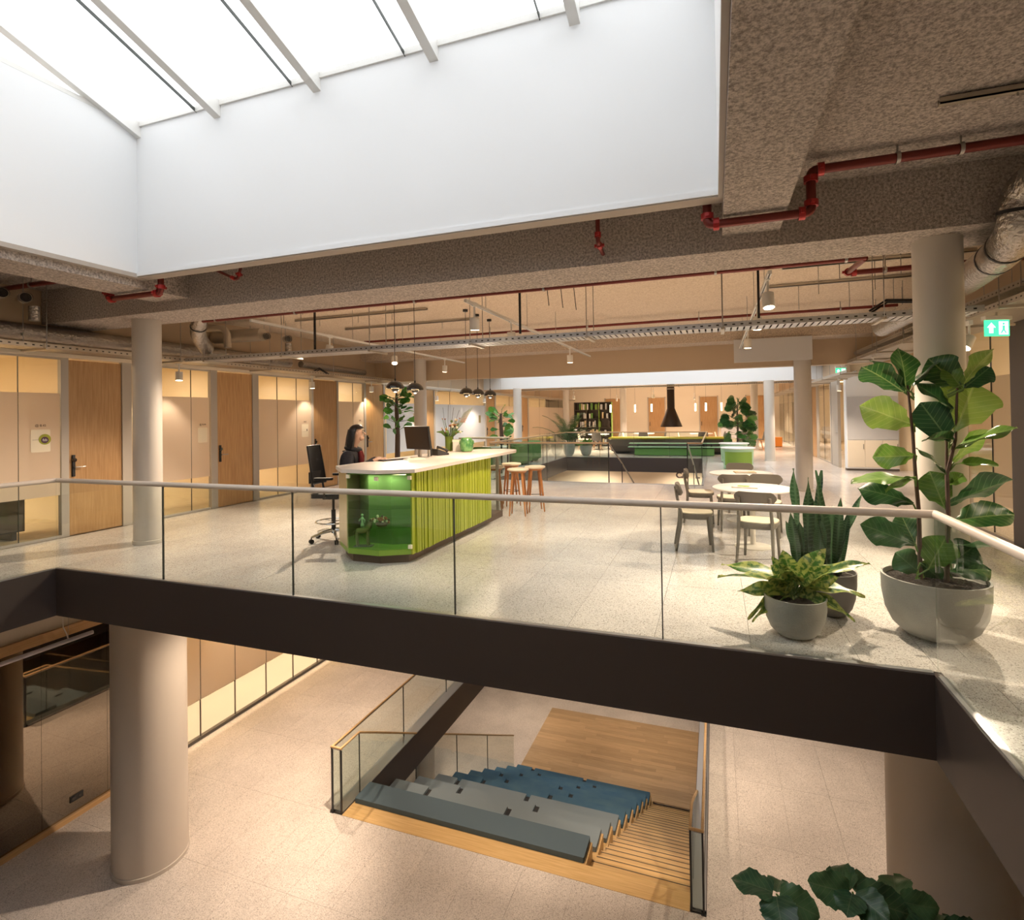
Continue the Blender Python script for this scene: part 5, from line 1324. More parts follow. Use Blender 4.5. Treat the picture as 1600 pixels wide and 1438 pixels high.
def round_table(loc, r, label, h=.735):
    o = thing('round_table', label, 'table', loc)
    MB().lathe([(r-.012, h-.024), (r, h-.012), (r, h-.004), (r-.006, h), (.001, h)], (0, 0, 0), 48).build('table_top', 'table_white', o, True)
    MB().cyl((0, 0, .02), (0, 0, h-.024), .032, .032, 18).build('pedestal', 'white_plastic', o, True)
    MB().lathe([(.22, 0), (.22, .008), (.05, .018), (.03, .03)], (0, 0, 0), 32).build('foot_plate', 'white_plastic', o, True)
    return o
round_table((.42, 7.36, 0), .47, 'near round white table on a single pedestal'); round_table((.36, 9.1, 0), .46, 'farther round white table on a single pedestal')
cafe_chair((-.25, 7.08, 0), R(-84), 'grey chair seen from the side, left of the near round table')
cafe_chair((-.24, 8.85, 0), R(-88), 'grey chair seen from the side, left of the farther round table')
cafe_chair((.44, 6.66, 0), R(-14), 'grey chair with its back to the viewer before the near table')
cafe_chair((.62, 8.1, 0), R(172), 'grey chair behind the near table, facing the viewer')
cafe_chair((.22, 8.42, 0), R(6), 'grey chair with its back to the viewer before the farther table')
cafe_chair((.38, 9.86, 0), R(180), 'grey chair behind the farther round table, facing the viewer')
def booklet(loc, rz, label, m='kraft'):
    o = thing('magazine', label, 'magazine', loc, rz)
    MB().bbox(-.15, .15, -.105, .105, 0, .012, .004).build('pages', 'paper', o); B(-.152, .152, -.107, .107, .012, .0145).build('cover', m, o); B(-.152, -.149, -.107, .107, 0, .0145).build('spine', m, o)
    MB().box(-.1, .04, -.06, .05, .0145, .0155).build('cover_picture', 'grey_white' if m == 'kraft' else 'green_lime', o)
booklet((.35, 7.34, .735), R(-12), 'open magazine lying on the near round table', 'paper'); booklet((.42, 9.1, .735), R(8), 'kraft coloured magazine lying on the farther round table')

# ------------------------------------------------------------------ bar stools
def stool(loc, rz, label):
    o = thing('bar_stool', label, 'stool', loc, rz, 'wooden bar stools at the desk end')
    MB().lathe([(.001, .745), (.13, .742), (.175, .75), (.185, .765), (.178, .782), (.12, .79), (.001, .788)], (0, 0, 0), 28).build('seat', 'seat_cream', o, True)
    MB().lathe([(.13, .715), (.15, .745), (.1, .745)], (0, 0, 0), 24).build('seat_ring', 'stool_wood', o, True)
    for k in range(4):
        a = PI/4+k*PI/2; c, s = math.cos(a), math.sin(a)
        MB().tube([(.105*c, .105*s, .745), (.16*c, .16*s, .3), (.19*c, .19*s, 0)], [.021, .018, .011], 10).build('leg', 'stool_wood', o, True)
    for k in range(4):
        a = PI/4+k*PI/2; b = a+PI/2; r = .165; MB().cyl((r*math.cos(a), r*math.sin(a), .27), (r*math.cos(b), r*math.sin(b), .27), .006, .006, 8).build('foot_bar', 'black', o)
stool((-3.15, 8.62, 0), .2, 'wooden bar stool with cream seat at the desk end, nearest to the viewer')
stool((-3.0, 9.08, 0), .5, 'wooden bar stool with cream seat right behind the nearest stool')
stool((-3.72, 8.95, 0), .3, 'darker bar stool under the desk end, seen through the glass leg')
stool((-3.62, 9.55, 0), .6, 'bar stool beyond the rounded desk end')

# ------------------------------------------------------------------ planters
def planter(loc, r, h, m, label, cat='planter', prof=None, soil=True):
    o = thing('round_planter', label, cat, loc)
    pf = prof or [(.42, 0), (.6, .05), (.8, .2), (.93, .42), (.99, .7), (1, 1)]
    k = [(r*a, h*b) for a, b in pf]
    MB().lathe([(.001, 0)]+k+[(r*.955, h*1.0), (r*.95, h*.9), (r*.2, h*.86)], (0, 0, 0), 48).build('pot', m, o, True)
    def sz(u, v):
        a = 2*PI*u; rr = r*.95*v
        return (rr*math.cos(a), rr*math.sin(a), h*.9+.012*math.sin(a*5+v*9)+.015*(1-v))
    MB().grid(sz, 28, 6).build('soil', 'soil', o, True)
    return o

def leaf_mesh(name, m, kind='fiddle', fold=.25, curl=-.25, wave=.03, seed=0, wr=.62, nx=6, ny=16):
    """unit leaf, length 1 along +Y, lying in XY, face +Z"""
    rnd = random.Random(seed); ph = rnd.uniform(0, 6)
    def hw(t):
        if kind == 'fiddle':
            return wr*.5*max(.02, (.62*math.sin(PI*min(1, t/.62)*.5+.0)**.8 if t < .25 else 0) or (.62+.38*math.sin((t-.25)/.75*PI*.5)) if t < .62 else (1-((t-.62)/.38)**2.4)*1.0) if t > .02 else .02
        if kind == 'lance': return wr*.5*max(.01, math.sin(PI*t**.75)**.85)
        if kind == 'blade': return wr*.5*max(.01, (.75+.35*math.sin(PI*t*.9))*(1 if t < .72 else 1-((t-.72)/.28)**1.6))
        if kind == 'round': return wr*.5*max(.02, math.sin(PI*min(1, .14+t*.86))**.55)
        return wr*.5
    b = MB()
    def f(u, v):
        t = v; s = (u-.5)*2; w = hw(t); x = s*w
        if kind == 'round': x *= 1+.06*math.sin(t*34+ph)*abs(s)
        z = fold*abs(x)+curl*t*t+wave*math.sin(t*11+ph+s*2)*abs(s)-.12*abs(s)**3*w
        return (x, t, z)
    b.grid(f, nx, ny)
    return b.mesh(name, m, True)
TO_CAMERA = Vector((-.31, -.94, .12)).normalized()     # leaves turn their faces roughly towards the camera
def place_leaf(parent, me, Bp, Tp, W, wr, v=None, name='leaf', fl=0):
    """put a unit leaf so that it runs from Bp to Tp; W is its width as turned towards the camera"""
    Bp, Tp = Vector(Bp), Vector(Tp); a = Tp-Bp; Ln = a.length; a.normalize()
    v = TO_CAMERA if v is None else Vector(v).normalized()
    p = a.cross(v)
    if p.length < 1e-3: p = Vector((1, 0, 0))
    p.normalize(); q = a.cross(p).normalized()
    Wt = max(Ln*wr, W); c = min(1, max(.12, W/Wt)); th = math.acos(c)*(1 if fl == 0 else -1)
    side = (p*math.cos(th)+q*math.sin(th)).normalized(); nrm = side.cross(a)
    if nrm.dot(Vector((0, 0, 1)))+.3*nrm.dot(v) < 0: side = -side; nrm = -nrm
    k = Wt/(Ln*wr)
    o = link(name, me, parent); M = Matrix.Identity(4)
    for i in range(3):
        M[i][0] = side[i]*Ln*k; M[i][1] = a[i]*Ln; M[i][2] = nrm[i]*Ln
    pl = parent.location
    M.translation = Bp-pl
    o.matrix_local = M
    return o
FIG = [
    ((1.357, 4.819, 1.8), (1.37, 4.843, 2.159), 0.16, 'm'),
    ((1.346, 4.827, 1.81), (1.059, 4.707, 2.045), 0.198, 'm'),
    ((1.344, 4.8, 1.842), (1.155, 4.844, 2.082), 0.085, 'd'),
    ((1.391, 4.811, 1.813), (1.517, 4.891, 2.074), 0.094, 'd'),
    ((1.411, 4.828, 1.558), (1.078, 4.836, 1.714), 0.274, 'l'),
    ((1.701, 4.822, 1.832), (1.52, 4.847, 2.06), 0.264, 'm'),
    ((1.714, 4.806, 1.859), (1.849, 4.769, 2.114), 0.104, 'l'),
    ((1.714, 4.806, 1.827), (1.914, 4.895, 1.989), 0.189, 'd'),
    ((1.64, 4.802, 1.674), (1.451, 4.883, 1.901), 0.113, 'd'),
    ((1.656, 4.803, 1.515), (1.795, 4.835, 1.877), 0.396, 'l'),
    ((1.624, 4.813, 1.439), (1.461, 4.859, 1.73), 0.274, 'd'),
    ((1.662, 4.834, 1.447), (1.426, 4.679, 1.51), 0.104, 'm'),
    ((1.412, 4.802, 1.334), (1.145, 4.899, 1.314), 0.198, 'l'),
    ((1.648, 4.82, 1.382), (1.938, 4.686, 1.589), 0.08, 'm'),
    ((1.653, 4.839, 1.286), (1.856, 4.945, 1.532), 0.094, 'l'),
    ((1.649, 4.805, 1.271), (1.887, 4.763, 1.315), 0.08, 'm'),
    ((1.41, 4.805, 1.167), (0.973, 4.733, 1.194), 0.075, 'm'),
    ((1.406, 4.825, 1.15), (1.155, 4.711, 1.124), 0.085, 'l'),
    ((1.392, 4.828, 0.967), (1.068, 4.844, 1.115), 0.179, 'd'),
    ((1.581, 4.807, 0.95), (1.512, 4.875, 1.215), 0.236, 'm'),
    ((1.604, 4.816, 0.969), (1.978, 4.863, 1.193), 0.142, 'd'),
    ((1.623, 4.824, 0.85), (1.99, 4.797, 0.964), 0.208, 'm'),
    ((1.395, 4.815, 0.663), (1.051, 4.83, 0.805), 0.217, 'd'),
    ((1.399, 4.829, 0.67), (1.331, 4.94, 0.888), 0.17, 'm'),
    ((1.438, 4.839, 0.445), (1.287, 4.907, 0.576), 0.217, 'd'),
    ((1.471, 4.814, 0.488), (1.568, 4.756, 0.744), 0.245, 'm'),
    ((1.393, 4.828, 0.392), (1.533, 4.856, 0.529), 0.113, 'l'),
    ((1.595, 4.805, 0.487), (1.879, 4.836, 0.542), 0.16, 'd'),
    ((1.633, 4.815, 0.679), (1.94, 4.869, 0.691), 0.066, 'd'),
    ((1.617, 4.832, 0.542), (1.797, 4.886, 0.673), 0.226, 'd'),
    ((1.588, 4.801, 1.205), (1.486, 4.882, 1.416), 0.038, 'd'),
    ((1.714, 4.817, 1.813), (1.607, 4.803, 1.995), 0.142, 'l'),
    ((1.423, 4.809, 0.534), (1.563, 4.857, 0.412), 0.142, 'd'),
    ((1.595, 4.816, 1.11), (1.729, 4.872, 1.21), 0.113, 'm'),
]
SNAKE = [
    ((0.7, 5.016, 0.33), (0.539, 5.024, 0.757), 0.071),
    ((0.669, 5.028, 0.33), (0.614, 5.06, 1.199), 0.066),
    ((0.699, 5.006, 0.33), (0.687, 4.97, 1.141), 0.061),
    ((0.767, 5.055, 0.33), (0.794, 5.077, 1.185), 0.066),
    ((0.854, 5.008, 0.33), (0.768, 5.002, 1.192), 0.046),
    ((0.811, 5.033, 0.33), (0.749, 4.999, 0.967), 0.082),
    ((0.911, 5.076, 0.33), (0.971, 5.15, 0.952), 0.066),
    ((0.888, 5.077, 0.33), (1.134, 5.15, 1.0), 0.046),
    ((0.796, 5.027, 0.33), (0.851, 5.095, 0.866), 0.102),
    ((0.735, 5.058, 0.33), (0.706, 5.009, 0.848), 0.082),
    ((0.886, 5.12, 0.33), (0.916, 5.186, 0.881), 0.092),
    ((0.632, 5.001, 0.33), (0.577, 4.964, 0.849), 0.071),
    ((0.943, 5.123, 0.33), (1.015, 5.098, 0.846), 0.061),
    ((0.77, 5.039, 0.33), (0.8, 4.96, 0.798), 0.092),
    ((0.68, 5.006, 0.33), (0.65, 5.025, 0.763), 0.082),
]
VAR = [
    ((0.528, 4.559, 0.362), (0.086, 4.659, 0.584), 0.071),
    ((0.516, 4.53, 0.355), (0.038, 4.357, 0.575), 0.071),
    ((0.515, 4.519, 0.339), (0.136, 4.56, 0.316), 0.098),
    ((0.509, 4.55, 0.315), (0.175, 4.549, 0.185), 0.071),
    ((0.504, 4.514, 0.311), (0.203, 4.481, 0.147), 0.062),
    ((0.535, 4.529, 0.419), (0.459, 4.524, 0.621), 0.151),
    ((0.559, 4.516, 0.425), (0.773, 4.601, 0.667), 0.151),
    ((0.58, 4.554, 0.392), (0.935, 4.419, 0.684), 0.071),
    ((0.584, 4.517, 0.38), (0.858, 4.582, 0.441), 0.124),
    ((0.592, 4.517, 0.366), (1.014, 4.601, 0.435), 0.08),
    ((0.585, 4.531, 0.342), (0.941, 4.546, 0.226), 0.089),
    ((0.569, 4.542, 0.322), (0.743, 4.422, 0.28), 0.116),
    ((0.531, 4.517, 0.313), (0.498, 4.408, 0.162), 0.089),
    ((0.525, 4.541, 0.314), (0.464, 4.555, 0.173), 0.071),
    ((0.539, 4.508, 0.336), (0.581, 4.576, 0.251), 0.08),
    ((0.515, 4.525, 0.37), (0.307, 4.413, 0.486), 0.116),
    ((0.551, 4.526, 0.388), (0.645, 4.62, 0.523), 0.133),
    ((0.525, 4.534, 0.393), (0.384, 4.529, 0.566), 0.098),
    ((0.571, 4.555, 0.343), (0.743, 4.645, 0.307), 0.116),
    ((0.536, 4.546, 0.366), (0.496, 4.483, 0.524), 0.133),
]
# ------------------------------------------------------------------ tall fiddle-leaf fig
fp = planter((1.51, 4.82, 0), .335, .44, 'planter', 'large grey concrete bowl planter holding the tall fig')
fg = thing('fiddle_leaf_fig', 'tall fiddle-leaf fig with huge glossy leaves beside the right column', 'plant', (1.51, 4.82, .40), 0)
def rel(*p): return [Vector(q)-Vector((1.51, 4.82, .40)) for q in p]
MB().tube(rel((1.43, 4.84, .38), (1.43, 4.84, .9), (1.41, 4.83, 1.2), (1.39, 4.8, 1.5), (1.37, 4.82, 1.86)), [.017, .015, .013, .011, .008], 8).build('trunk', 'bark', fg, True)
MB().tube(rel((1.58, 4.8, .38), (1.6, 4.8, .9), (1.6, 4.81, 1.2), (1.66, 4.82, 1.45), (1.68, 4.82, 1.85)), [.018, .016, .014, .012, .008], 8).build('trunk', 'bark', fg, True)
MB().tube(rel((1.6, 4.82, 1.15), (1.62, 4.86, 1.4), (1.62, 4.88, 1.62)), [.012, .01, .008], 8).build('branch', 'bark', fg, True)
FL = {k: [leaf_mesh('fig_leaf', m, 'fiddle', random.uniform(.1, .4), random.uniform(-.3, -.05), .035, s, .66) for s in range(3)] for k, m in (('m', 'leaf_fig'), ('l', 'leaf_fig_light'), ('d', 'leaf_fig_dark'))}
random.seed(12)
for i, (b_, t_, w, k) in enumerate(FIG):
    place_leaf(fg, FL[k][i % 3], b_, t_, w, .66, fl=i % 2)
    MB().tube([Vector(b_)-fg.location, Vector((1.41 if b_[0] < 1.48 else 1.62, 4.82, b_[2]-.05))-fg.location], .006, 6).build('petiole', 'stem_green', fg)

# ------------------------------------------------------------------ snake plant
sp_ = planter((.88, 5.08, 0), .185, .36, 'planter_dark', 'dark round planter behind the small grey bowl')
sn = thing('snake_plant', 'upright dark snake plant with pointed blades behind the leafy bowl', 'plant', (.88, 5.08, .32))
SM = [leaf_mesh('blade', 'leaf_snake', 'blade', .5, .05*(s-1), .015, s, .10, 4, 18) for s in range(3)]
random.seed(5)
for i, (b_, t_, w) in enumerate(SNAKE):
    place_leaf(sn, SM[i % 3], b_, t_, w, .10, fl=i % 2, name='blade')

# ------------------------------------------------------------------ variegated leafy plant
planter((.54, 4.53, 0), .215, .30, 'planter', 'small grey concrete bowl planter near the balustrade')
vp = thing('variegated_plant', 'bushy yellow-green variegated plant in the small bowl', 'plant', (.54, 4.53, .27))
VM = [leaf_mesh('leaf', 'leaf_varieg', 'lance', .3, -.35+.1*s, .03, s, .36) for s in range(3)]
random.seed(8)
for i, (b_, t_, w) in enumerate(VAR):
    place_leaf(vp, VM[i % 3], b_, t_, w, .36, fl=i % 2)
    MB().tube([Vector(b_)-vp.location, (random.uniform(-.04, .04), random.uniform(-.04, .04), -.01)], [.006, .008], 6).build('petiole', 'stem_green', vp)
for i in range(12):
    a = i*2.4; r = random.uniform(.15, .32); h = random.uniform(.0, .2)
    place_leaf(vp, VM[i % 3], (.54+.03*math.cos(a), 4.53+.03*math.sin(a), .34+h*.4), (.54+r*math.cos(a), 4.53+r*math.sin(a)*.8+.04, .36+h), .10, .36, fl=i % 2)

# ------------------------------------------------------------------ broad-leaved plant rising from the lower floor
tp = planter((1.0, 4.0, L1), .34, .6, 'planter', 'tall planter on the lower floor under the broad-leaved plant')
lp = thing('broad_leaved_plant', 'dark broad-leaved plant rising from the lower floor at the bottom edge', 'plant', (1.0, 4.0, L1+.55))
LM = [leaf_mesh('leaf', 'leaf_low', 'round', .25, -.3+.1*s, .05, s, .9, 8, 16) for s in range(3)]
def tubeL(pts, r): MB().tube([Vector(p)-lp.location for p in pts], r, 7).build('stem', 'stem_green', lp, True)
MB().tube([(0, 0, -.02), (-.05, .02, .9), (-.1, .05, 1.7)], [.03, .024, .018], 8).build('trunk', 'bark', lp, True)
MB().tube([(0.03, 0, -.02), (.12, .02, .9), (.2, .1, 1.75)], [.028, .022, .016], 8).build('trunk', 'bark', lp, True)
random.seed(31)
cs = [((.33, 4.02, -1.56), 4), ((.80, 4.12, -1.50), 6), ((1.32, 4.25, -1.72), 4), ((.6, 3.9, -1.85), 5), ((1.1, 4.3, -1.62), 4)]
for c, n in cs:
    c = Vector(c); tubeL([(1.0+(.1 if c.x > .9 else -.1), 4.04, -2.1), (c.x*.5+.5, 4.05, -1.85), c], [.012, .009, .006])
    for i in range(n):
        a = 2*PI*i/n+random.uniform(-.3, .3); d = Vector((math.cos(a), math.sin(a)*.9, random.uniform(-.12, .10)))
        ln = random.uniform(.22, .32)
        place_leaf(lp, LM[i % 3], c+d*.02, c+d*ln, ln*random.uniform(.6, .9), .9, v=(-.2, -.6, .78), fl=i % 2)

# ------------------------------------------------------------------ plants farther back
def fig_tree(loc, h, label, m, n, r0, trunk_z, seed, ln=(.2, .32), pot=True, potl=None, pr_=.24, ph=.45, potm='planter'):
    random.seed(seed)
    if pot: planter((loc[0], loc[1], loc[2]), pr_, ph, potm, potl)
    z0 = loc[2]+ph*.88 if pot else loc[2]
    o = thing('fig_tree', label, 'plant', (loc[0], loc[1], z0))
    MB().tube([(0, 0, 0), (.02, 0, h*.4), (-.02, .02, h*.8), (0, 0, h)], [.075, .07, .055, .03], 10).build('trunk', 'bark', o, True)
    MS = [leaf_mesh('leaf', m, 'fiddle', .2, -.2, .03, s, .62, 4, 8) for s in range(2)]
    for i in range(n):
        z = trunk_z+(h-trunk_z)*random.random()**.7; a = random.uniform(0, 2*PI); l = random.uniform(*ln)
        b = Vector((loc[0]+.05*math.cos(a), loc[1]+.05*math.sin(a), z0+z)); d = Vector((math.cos(a), math.sin(a), random.uniform(-.1, .7))).normalized()
        b2 = b+d*r0*random.uniform(.2, 1)
        MB().tube([b-o.location, b2-o.location], [.008, .005], 5).build('petiole', 'bark', o)
        place_leaf(o, MS[i % 2], b2, b2+d*l, l*random.uniform(.35, .62), .62, fl=i % 2)
    return o
fig_tree((-8.32, 13.05, 0), 1.95, 'fig tree with a bare trunk behind the computer monitor', 'leaf_bright', 44, .24, .85, 41, ln=(.24, .38), potl='grey planter hidden behind the desk, under the fig tree')
fig_tree((-6.75, 16.9, 0), 1.35, 'bright green fig bush right of the flower vase', 'leaf_bright', 34, .22, .35, 42, potl='grey planter of the bright green fig bush', ln=(.24, .36))
# palm
def palm(loc, label, potl):
    planter(loc, .25, .5, 'planter', potl)
    o = thing('potted_palm', label, 'plant', (loc[0], loc[1], loc[2]+.42))
    random.seed(51)
    for k in range(22):
        a = random.uniform(0, 2*PI); el = random.uniform(.5, 1.35); ln = random.uniform(1.1, 1.75); pts = []
        for i in range(9):
            t = i/8; e = el-.85*t*t
            if i == 0: p = Vector((0, 0, 0))
            else: p = p+Vector((math.cos(a)*math.cos(e), math.sin(a)*math.cos(e), math.sin(e)))*ln/8
            pts.append(p.copy())
        b = MB(); b.tube(pts, [.012-.001*i for i in range(9)], 5)
        for i in range(3, 9):
            for q in range(3):
                t = (i+q/3)-1
                i0 = min(7, int(t)); fr = t-i0; p = pts[i0].lerp(pts[min(8, i0+1)], fr); tg = (pts[min(8, i0+1)]-pts[i0]).normalized()
                sd = tg.cross(Vector((0, 0, 1))).normalized(); l = .30*(1-.5*t/8)
                for s in (-1, 1):
                    d = (sd*s+tg*.7+Vector((0, 0, -.15))).normalized(); w = tg*.014
                    b.add([p-w, p+w, p+d*l*.6+w*.8, p+d*l, p+d*l*.6-w*.8], [(0, 1, 2, 3, 4)])
        b.build('frond', 'leaf_palm', o)
palm((-5.62, 21.45, 0), 'feathery potted palm at the corner of the second opening', 'grey round planter holding the palm')
planter((-4.98, 21.75, 0), .24, .42, 'planter', 'grey round planter right of the palm')
o = thing('leafy_plant', 'low leafy plant in the planter right of the palm', 'plant', (-4.98, 21.75, .36)); random.seed(55)
LP = [leaf_mesh('leaf', 'leaf_bright', 'lance', .3, -.3, .02, s, .3, 4, 8) for s in range(2)]
for i in range(20):
    a = random.uniform(0, 2*PI); e = random.uniform(.3, 1.2); l = random.uniform(.3, .55); d = Vector((math.cos(a)*math.cos(e), math.sin(a)*math.cos(e), math.sin(e)))
    place_leaf(o, LP[i % 2], o.location+d*.03, o.location+d*l, .09, .3)
# monstera
planter((.78, 21.8, 0), .27, .5, 'planter', 'planter of the big monstera beside the tub tables')
o = thing('monstera_plant', 'big bushy monstera with split leaves right of the bar', 'plant', (.78, 21.8, .45)); random.seed(61)
def monstera_leaf(m):
    b = MB(); n = 7
    def w(t): return .5*math.sin(PI*min(1, .1+t*.9))**.6
    for i in range(n):
        t0, t1 = i/n, (i+.72)/n
        for s in (-1, 1):
            b.add([(0, t0, 0), (0, (i+1)/n, 0), (s*.14, (i+1)/n+.03, .02), (s*w(t1)*1.0, t1+.1, -.06), (s*w(t0)*1.0, t0+.1, -.06), (s*.14, t0+.03, .02)], [(0, 1, 2, 5), (2, 3, 4, 5)])
    return b.mesh('leaf', m)
ML = monstera_leaf('leaf_palm'); ML2 = monstera_leaf('leaf_bright')
MB().tube([(0, 0, 0), (.02, .02, .9), (0, 0, 1.5)], [.04, .035, .02], 8).build('moss_pole', 'bark', o, True)
for i in range(64):
    z = random.uniform(.05, 1.75); a = random.uniform(0, 2*PI); rr = random.uniform(.12, .5)*(1.1-.3*z); b = o.location+Vector((.02*math.cos(a), .02*math.sin(a), z*.85))
    p = o.location+Vector((rr*math.cos(a), rr*math.sin(a), z)); d = Vector((math.cos(a), math.sin(a), random.uniform(-.9, .1))).normalized(); l = random.uniform(.26, .4)
    MB().tube([b-o.location, p-o.location], .008, 5).build('petiole', 'stem_green', o)
    place_leaf(o, ML if i % 4 else ML2, p, p+d*l, l*random.uniform(.6, 1), 1.0, fl=i % 2)
# ------------------------------------------------------------------ lounge beyond
def tub_chair(loc, rz, m, label, r=.36):
    o = thing('tub_armchair', label, 'armchair', loc, rz, 'tub armchairs beyond the second opening')
    MB().lathe([(r*.9, .04), (r, .1), (r, .36), (r*.9, .4), (.001, .41)], (0, 0, 0), 28).build('seat', m, o, True)
    b = MB(); b.lathe([(r+.0, .1), (r+.09, .14), (r+.09, .70), (r+.045, .74), (r+.001, .70), (r+.001, .3)], (0, 0, 0), 22, 0, R(160), R(380)); b.build('backrest', m, o, True)
    for k in range(4): a = PI/4+k*PI/2; MB().cyl((r*.75*math.cos(a), r*.75*math.sin(a), 0), (r*.75*math.cos(a), r*.75*math.sin(a), .06), .02, .02, 8).build('leg', 'black', o)
tub_chair((-6.35, 17.5, 0), R(90), 'green_sofa', 'green tub armchair left of the second opening, nearer one'); tub_chair((-6.4, 18.7, 0), R(90), 'green_sofa', 'green tub armchair left of the second opening, farther one')
tub_chair((-6.6, 14.6, 0), R(110), 'green_sofa', 'dark green armchair half hidden by the desk end'); tub_chair((-6.5, 15.7, 0), R(70), 'seat_cream', 'cream armchair behind the dark green one')
def tub_table(loc, label, m2):
    o = thing('tub_table', label, 'table', loc)
    MB().lathe([(.30, .0), (.40, .02), (.43, .5), (.44, .60)], (0, 0, 0), 36).build('drum', 'mint', o, True)
    MB().lathe([(.001, .64), (.47, .64), (.49, .625), (.47, .60), (.001, .60)], (0, 0, 0), 40).build('top', 'table_white', o, True)
    MB().lathe([(.442, .12), (.446, .14), (.447, .5), (.442, .52)], (0, 0, 0), 20, 0, R(215), R(325)).build('front_panel', m2, o, True)
tub_table((.62, 17.25, 0), 'nearer green drum table with white top', 'green_lime'); tub_table((.58, 19.7, 0), 'farther green drum table with white top', 'green_sofa')
# bar counter
o = thing('bar_counter', 'long dark bar counter with a yellow top beyond the second opening', 'counter', (-1.85, 23.2, 0))
MB().box(-2.3, 2.2, -.3, .4, .1, .62).build('body', 'bar_brown', o); B(-2.4, 2.3, -.4, .5, .62, .68).build('top', 'yellow_top', o); B(-2.2, 2.1, -.25, .35, 0, .1).build('plinth', 'black', o)
for k in range(6): B(-2.28+k*.75, -2.28+k*.75+.73, -.31, -.30, .12, .6).build('front_panel', 'bar_brown', o)
o = thing('green_bench', 'long green bench table with pale tops before the bar', 'bench', (-1.55, 22.2, 0))
B(-1.5, 1.5, -.25, .25, .02, .30).build('body', 'green_sofa', o); B(-1.75, 1.75, -.32, .2, .33, .36).build('lower_top', 'mint', o); B(-1.75, 1.75, -.05, .32, .46, .49).build('upper_top', 'mint', o)
for x in (-1.4, 1.4): B(x-.03, x+.03, -.03, .25, .30, .46).build('leg', 'black', o)
# hood
o = thing('fireplace_hood', 'black conical fireplace hood on a flue pipe', 'hood', (-1.8, 24.4, 1.08))
MB().lathe([(.46, 0), (.46, .03), (.17, .78), (.16, .8)], (0, 0, 0), 32).build('cone', 'hood', o, True); MB().cyl((0, 0, .8), (0, 0, CEIL-1.08), .16, .16, 24).build('flue', 'hood', o, True); MB().lathe([(.165, 1.62), (.18, 1.62), (.18, 1.66), (.165, 1.66)], (0, 0, 0), 24).build('flue_ring', 'steel', o, True)
o = thing('fire_bowl', 'round dark hearth under the black hood', 'hearth', (-1.8, 24.4, 0)); MB().lathe([(.3, 0), (.34, .3), (.45, .55), (.4, .55), (.3, .4), (.001, .4)], (0, 0, 0), 28).build('bowl', 'bar_brown', o, True); MB().lathe([(.45, .55), (.5, .56), (.5, .6), (.42, .6)], (0, 0, 0), 28).build('rim', 'yellow_top', o, True)
# far doors in the end wall
for x, l in ((-6.0, 'left'), (-3.35, 'second from left'), (-.35, 'third from left'), (2.2, 'right')):
    dn[0] += 1
    d = B(x-.48, x+.48, YF-.05, YF-.01, 0, 2.6).build('door_%d' % dn[0], 'oak_door'); struct(d, 'far oak door in the end wall, '+l, 'door')
    MB().box(x-.54, x-.48, YF-.06, YF, 0, 2.66).box(x+.48, x+.54, YF-.06, YF, 0, 2.66).build('door_frame', 'frame_grey', d); B(x-.42, x-.39, YF-.08, YF-.05, .9, 1.15).build('door_handle', 'black', d)
# cylinder pendants
for k, (x, y) in enumerate([(-4.9, 27), (-3.9, 28.5), (-2.9, 27), (-.9, 28), (-.4, 27), (.3, 27.5)]):
    o = thing('tube_pendant', 'slim white tube pendant over the far lounge, %s from the left' % ordn[k], 'pendant lamp', (x, y, 1.75), 0, 'white tube pendants'); MB().cyl((0, 0, 0), (0, 0, .38), .04, .04, 12).build('shade', 'lamp_glow_soft', o, True); MB().cyl((0, 0, .38), (0, 0, CEIL-1.75), .004, .004, 6).build('cable', 'black', o)
# bookcase
o = thing('bookcase', 'open brown bookcase wall behind the palm', 'bookcase', (-6.1, 28.3, 0))
MB().box(-1.0, 1.0, .28, .3, 0, 2.3).build('back_board', 'bar_brown', o)
for x in (-1, -.34, .32, .98): B(x, x+.03, 0, .28, 0, 2.3).build('upright', 'green_lime' if x > 0 else 'bar_brown', o)
for z in (.04, .5, .96, 1.42, 1.88, 2.28): B(-1, 1, 0, .28, z, z+.03).build('shelf', 'bar_brown', o)
random.seed(71)
k = 0
cols = ('green_lime', 'paper', 'bar_brown', 'kraft', 'green_sofa', 'grey_white')
shelfn = ('bottom', 'second', 'third', 'fourth', 'top')
for zi, z in enumerate((.07, .53, .99, 1.45, 1.91)):
    x = -.93; j = 0
    while x < .85:
        w = random.uniform(.05, .12); h = random.uniform(.22, .36)
        if random.random() < .6:
            c = random.choice(cols)
            q = thing('book', '%s book, %s from the left on the %s shelf of the far bookcase' % ({'green_lime': 'lime', 'paper': 'white', 'bar_brown': 'brown', 'kraft': 'tan', 'green_sofa': 'green', 'grey_white': 'grey'}[c], (ordn+['thirteenth', 'fourteenth', 'fifteenth', 'sixteenth', 'seventeenth', 'eighteenth', 'nineteenth', 'twentieth'])[j], shelfn[zi]), 'book', (-6.1+x+w/2, 28.42, z), 0, 'books in the far bookcase')
            B(-w/2, w/2, -.1, .1, 0, h).build('cover', c, q); B(-w/2+.006, w/2-.006, -.094, .102, .006, h+.002).build('pages', 'paper', q)
            j += 1
        x += w+.03
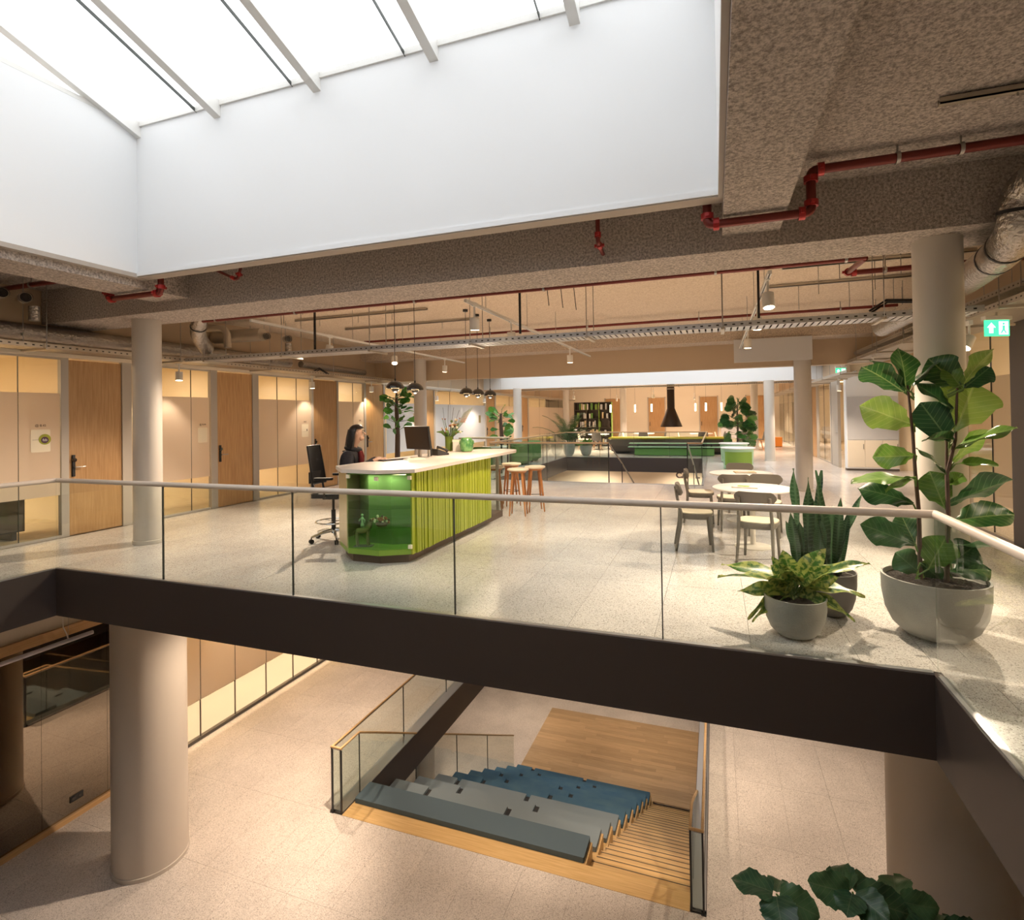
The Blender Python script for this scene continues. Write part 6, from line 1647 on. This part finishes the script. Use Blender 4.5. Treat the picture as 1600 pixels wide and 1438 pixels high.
# far tables and chairs
for (x, y, l) in ((-5.2, 25.4, 'left of the bar'), (-3.2, 26.2, 'behind the bar, left'), (-.6, 26.0, 'behind the bar, right'), (1.0, 25.5, 'right of the bar')):
    o = thing('lounge_table', 'far round pale table '+l, 'table', (x, y, 0)); MB().lathe([(.001, .74), (.5, .74), (.5, .71), (.001, .71)], (0, 0, 0), 28).build('top', 'table_white', o, True); MB().cyl((0, 0, 0), (0, 0, .71), .03, .03, 12).build('pedestal', 'black', o, True); MB().lathe([(.25, 0), (.25, .012), (.04, .03)], (0, 0, 0), 24).build('foot_plate', 'black', o, True)
    for q, (dx, dy, rz) in enumerate(((-.75, 0, -90), (.75, .1, 90), (.1, -.8, 0))):
        c = thing('shell_chair', ('cream shell chair ', 'grey shell chair ', 'black shell chair ')[q]+'at the far table '+l, 'chair', (x+dx, y+dy, 0), R(rz), 'shell chairs in the far lounge')
        mm = ('seat_cream', 'chair_grey', 'frame_dark')[q]
        def sh(u, v):
            xx = (u-.5)*.46
            if v < .5: return (xx, .22-.44*v/.5, .45+.10*abs(u-.5)**2*2)
            k2 = (v-.5)/.5; return (xx*(1-.15*k2), -.22-.08*k2+.12*(u-.5)**2*4*.5, .45+.36*k2+.05*abs(u-.5)*(1-k2))
        MB().grid(sh, 6, 10).build('shell', mm, c, True)
        for sx in (-1, 1):
            for sy in (-1, 1): MB().tube([(sx*.1, sy*.1, .45), (sx*.2, sy*.2, 0)], [.014, .01], 6).build('leg', 'stool_wood', c)
o = thing('orange_pouf', 'small orange box seat far down the right corridor', 'seat', (2.75, 28.4, 0)); MB().bbox(-.22, .22, -.22, .22, .02, .45, .04).build('cushion', 'orange', o); MB().bbox(-.2, .2, -.2, .2, 0, .02, .02).build('base', 'black', o)
o = thing('corridor_bench', 'dark grey bench with back far behind the monstera', 'bench', (1.0, 31.5, 0)); B(-.7, .7, -.3, .3, .25, .45).build('seat', 'planter_dark', o); B(-.7, .7, .2, .3, .45, .85).build('backrest', 'planter_dark', o)
for x in (-.6, .6): B(x-.03, x+.03, -.25, .25, 0, .25).build('leg', 'black', o)
o = thing('side_console', 'wooden bar-height console behind the desk end', 'table', (-6.9, 14.9, 0)); B(-.3, 1.1, -.3, .3, 1.0, 1.04).build('top', 'pale_wood', o)
for x in (-.25, 1.05):
    for y in (-.25, .25): B(x-.02, x+.02, y-.02, y+.02, 0, 1.0).build('leg', 'black', o)
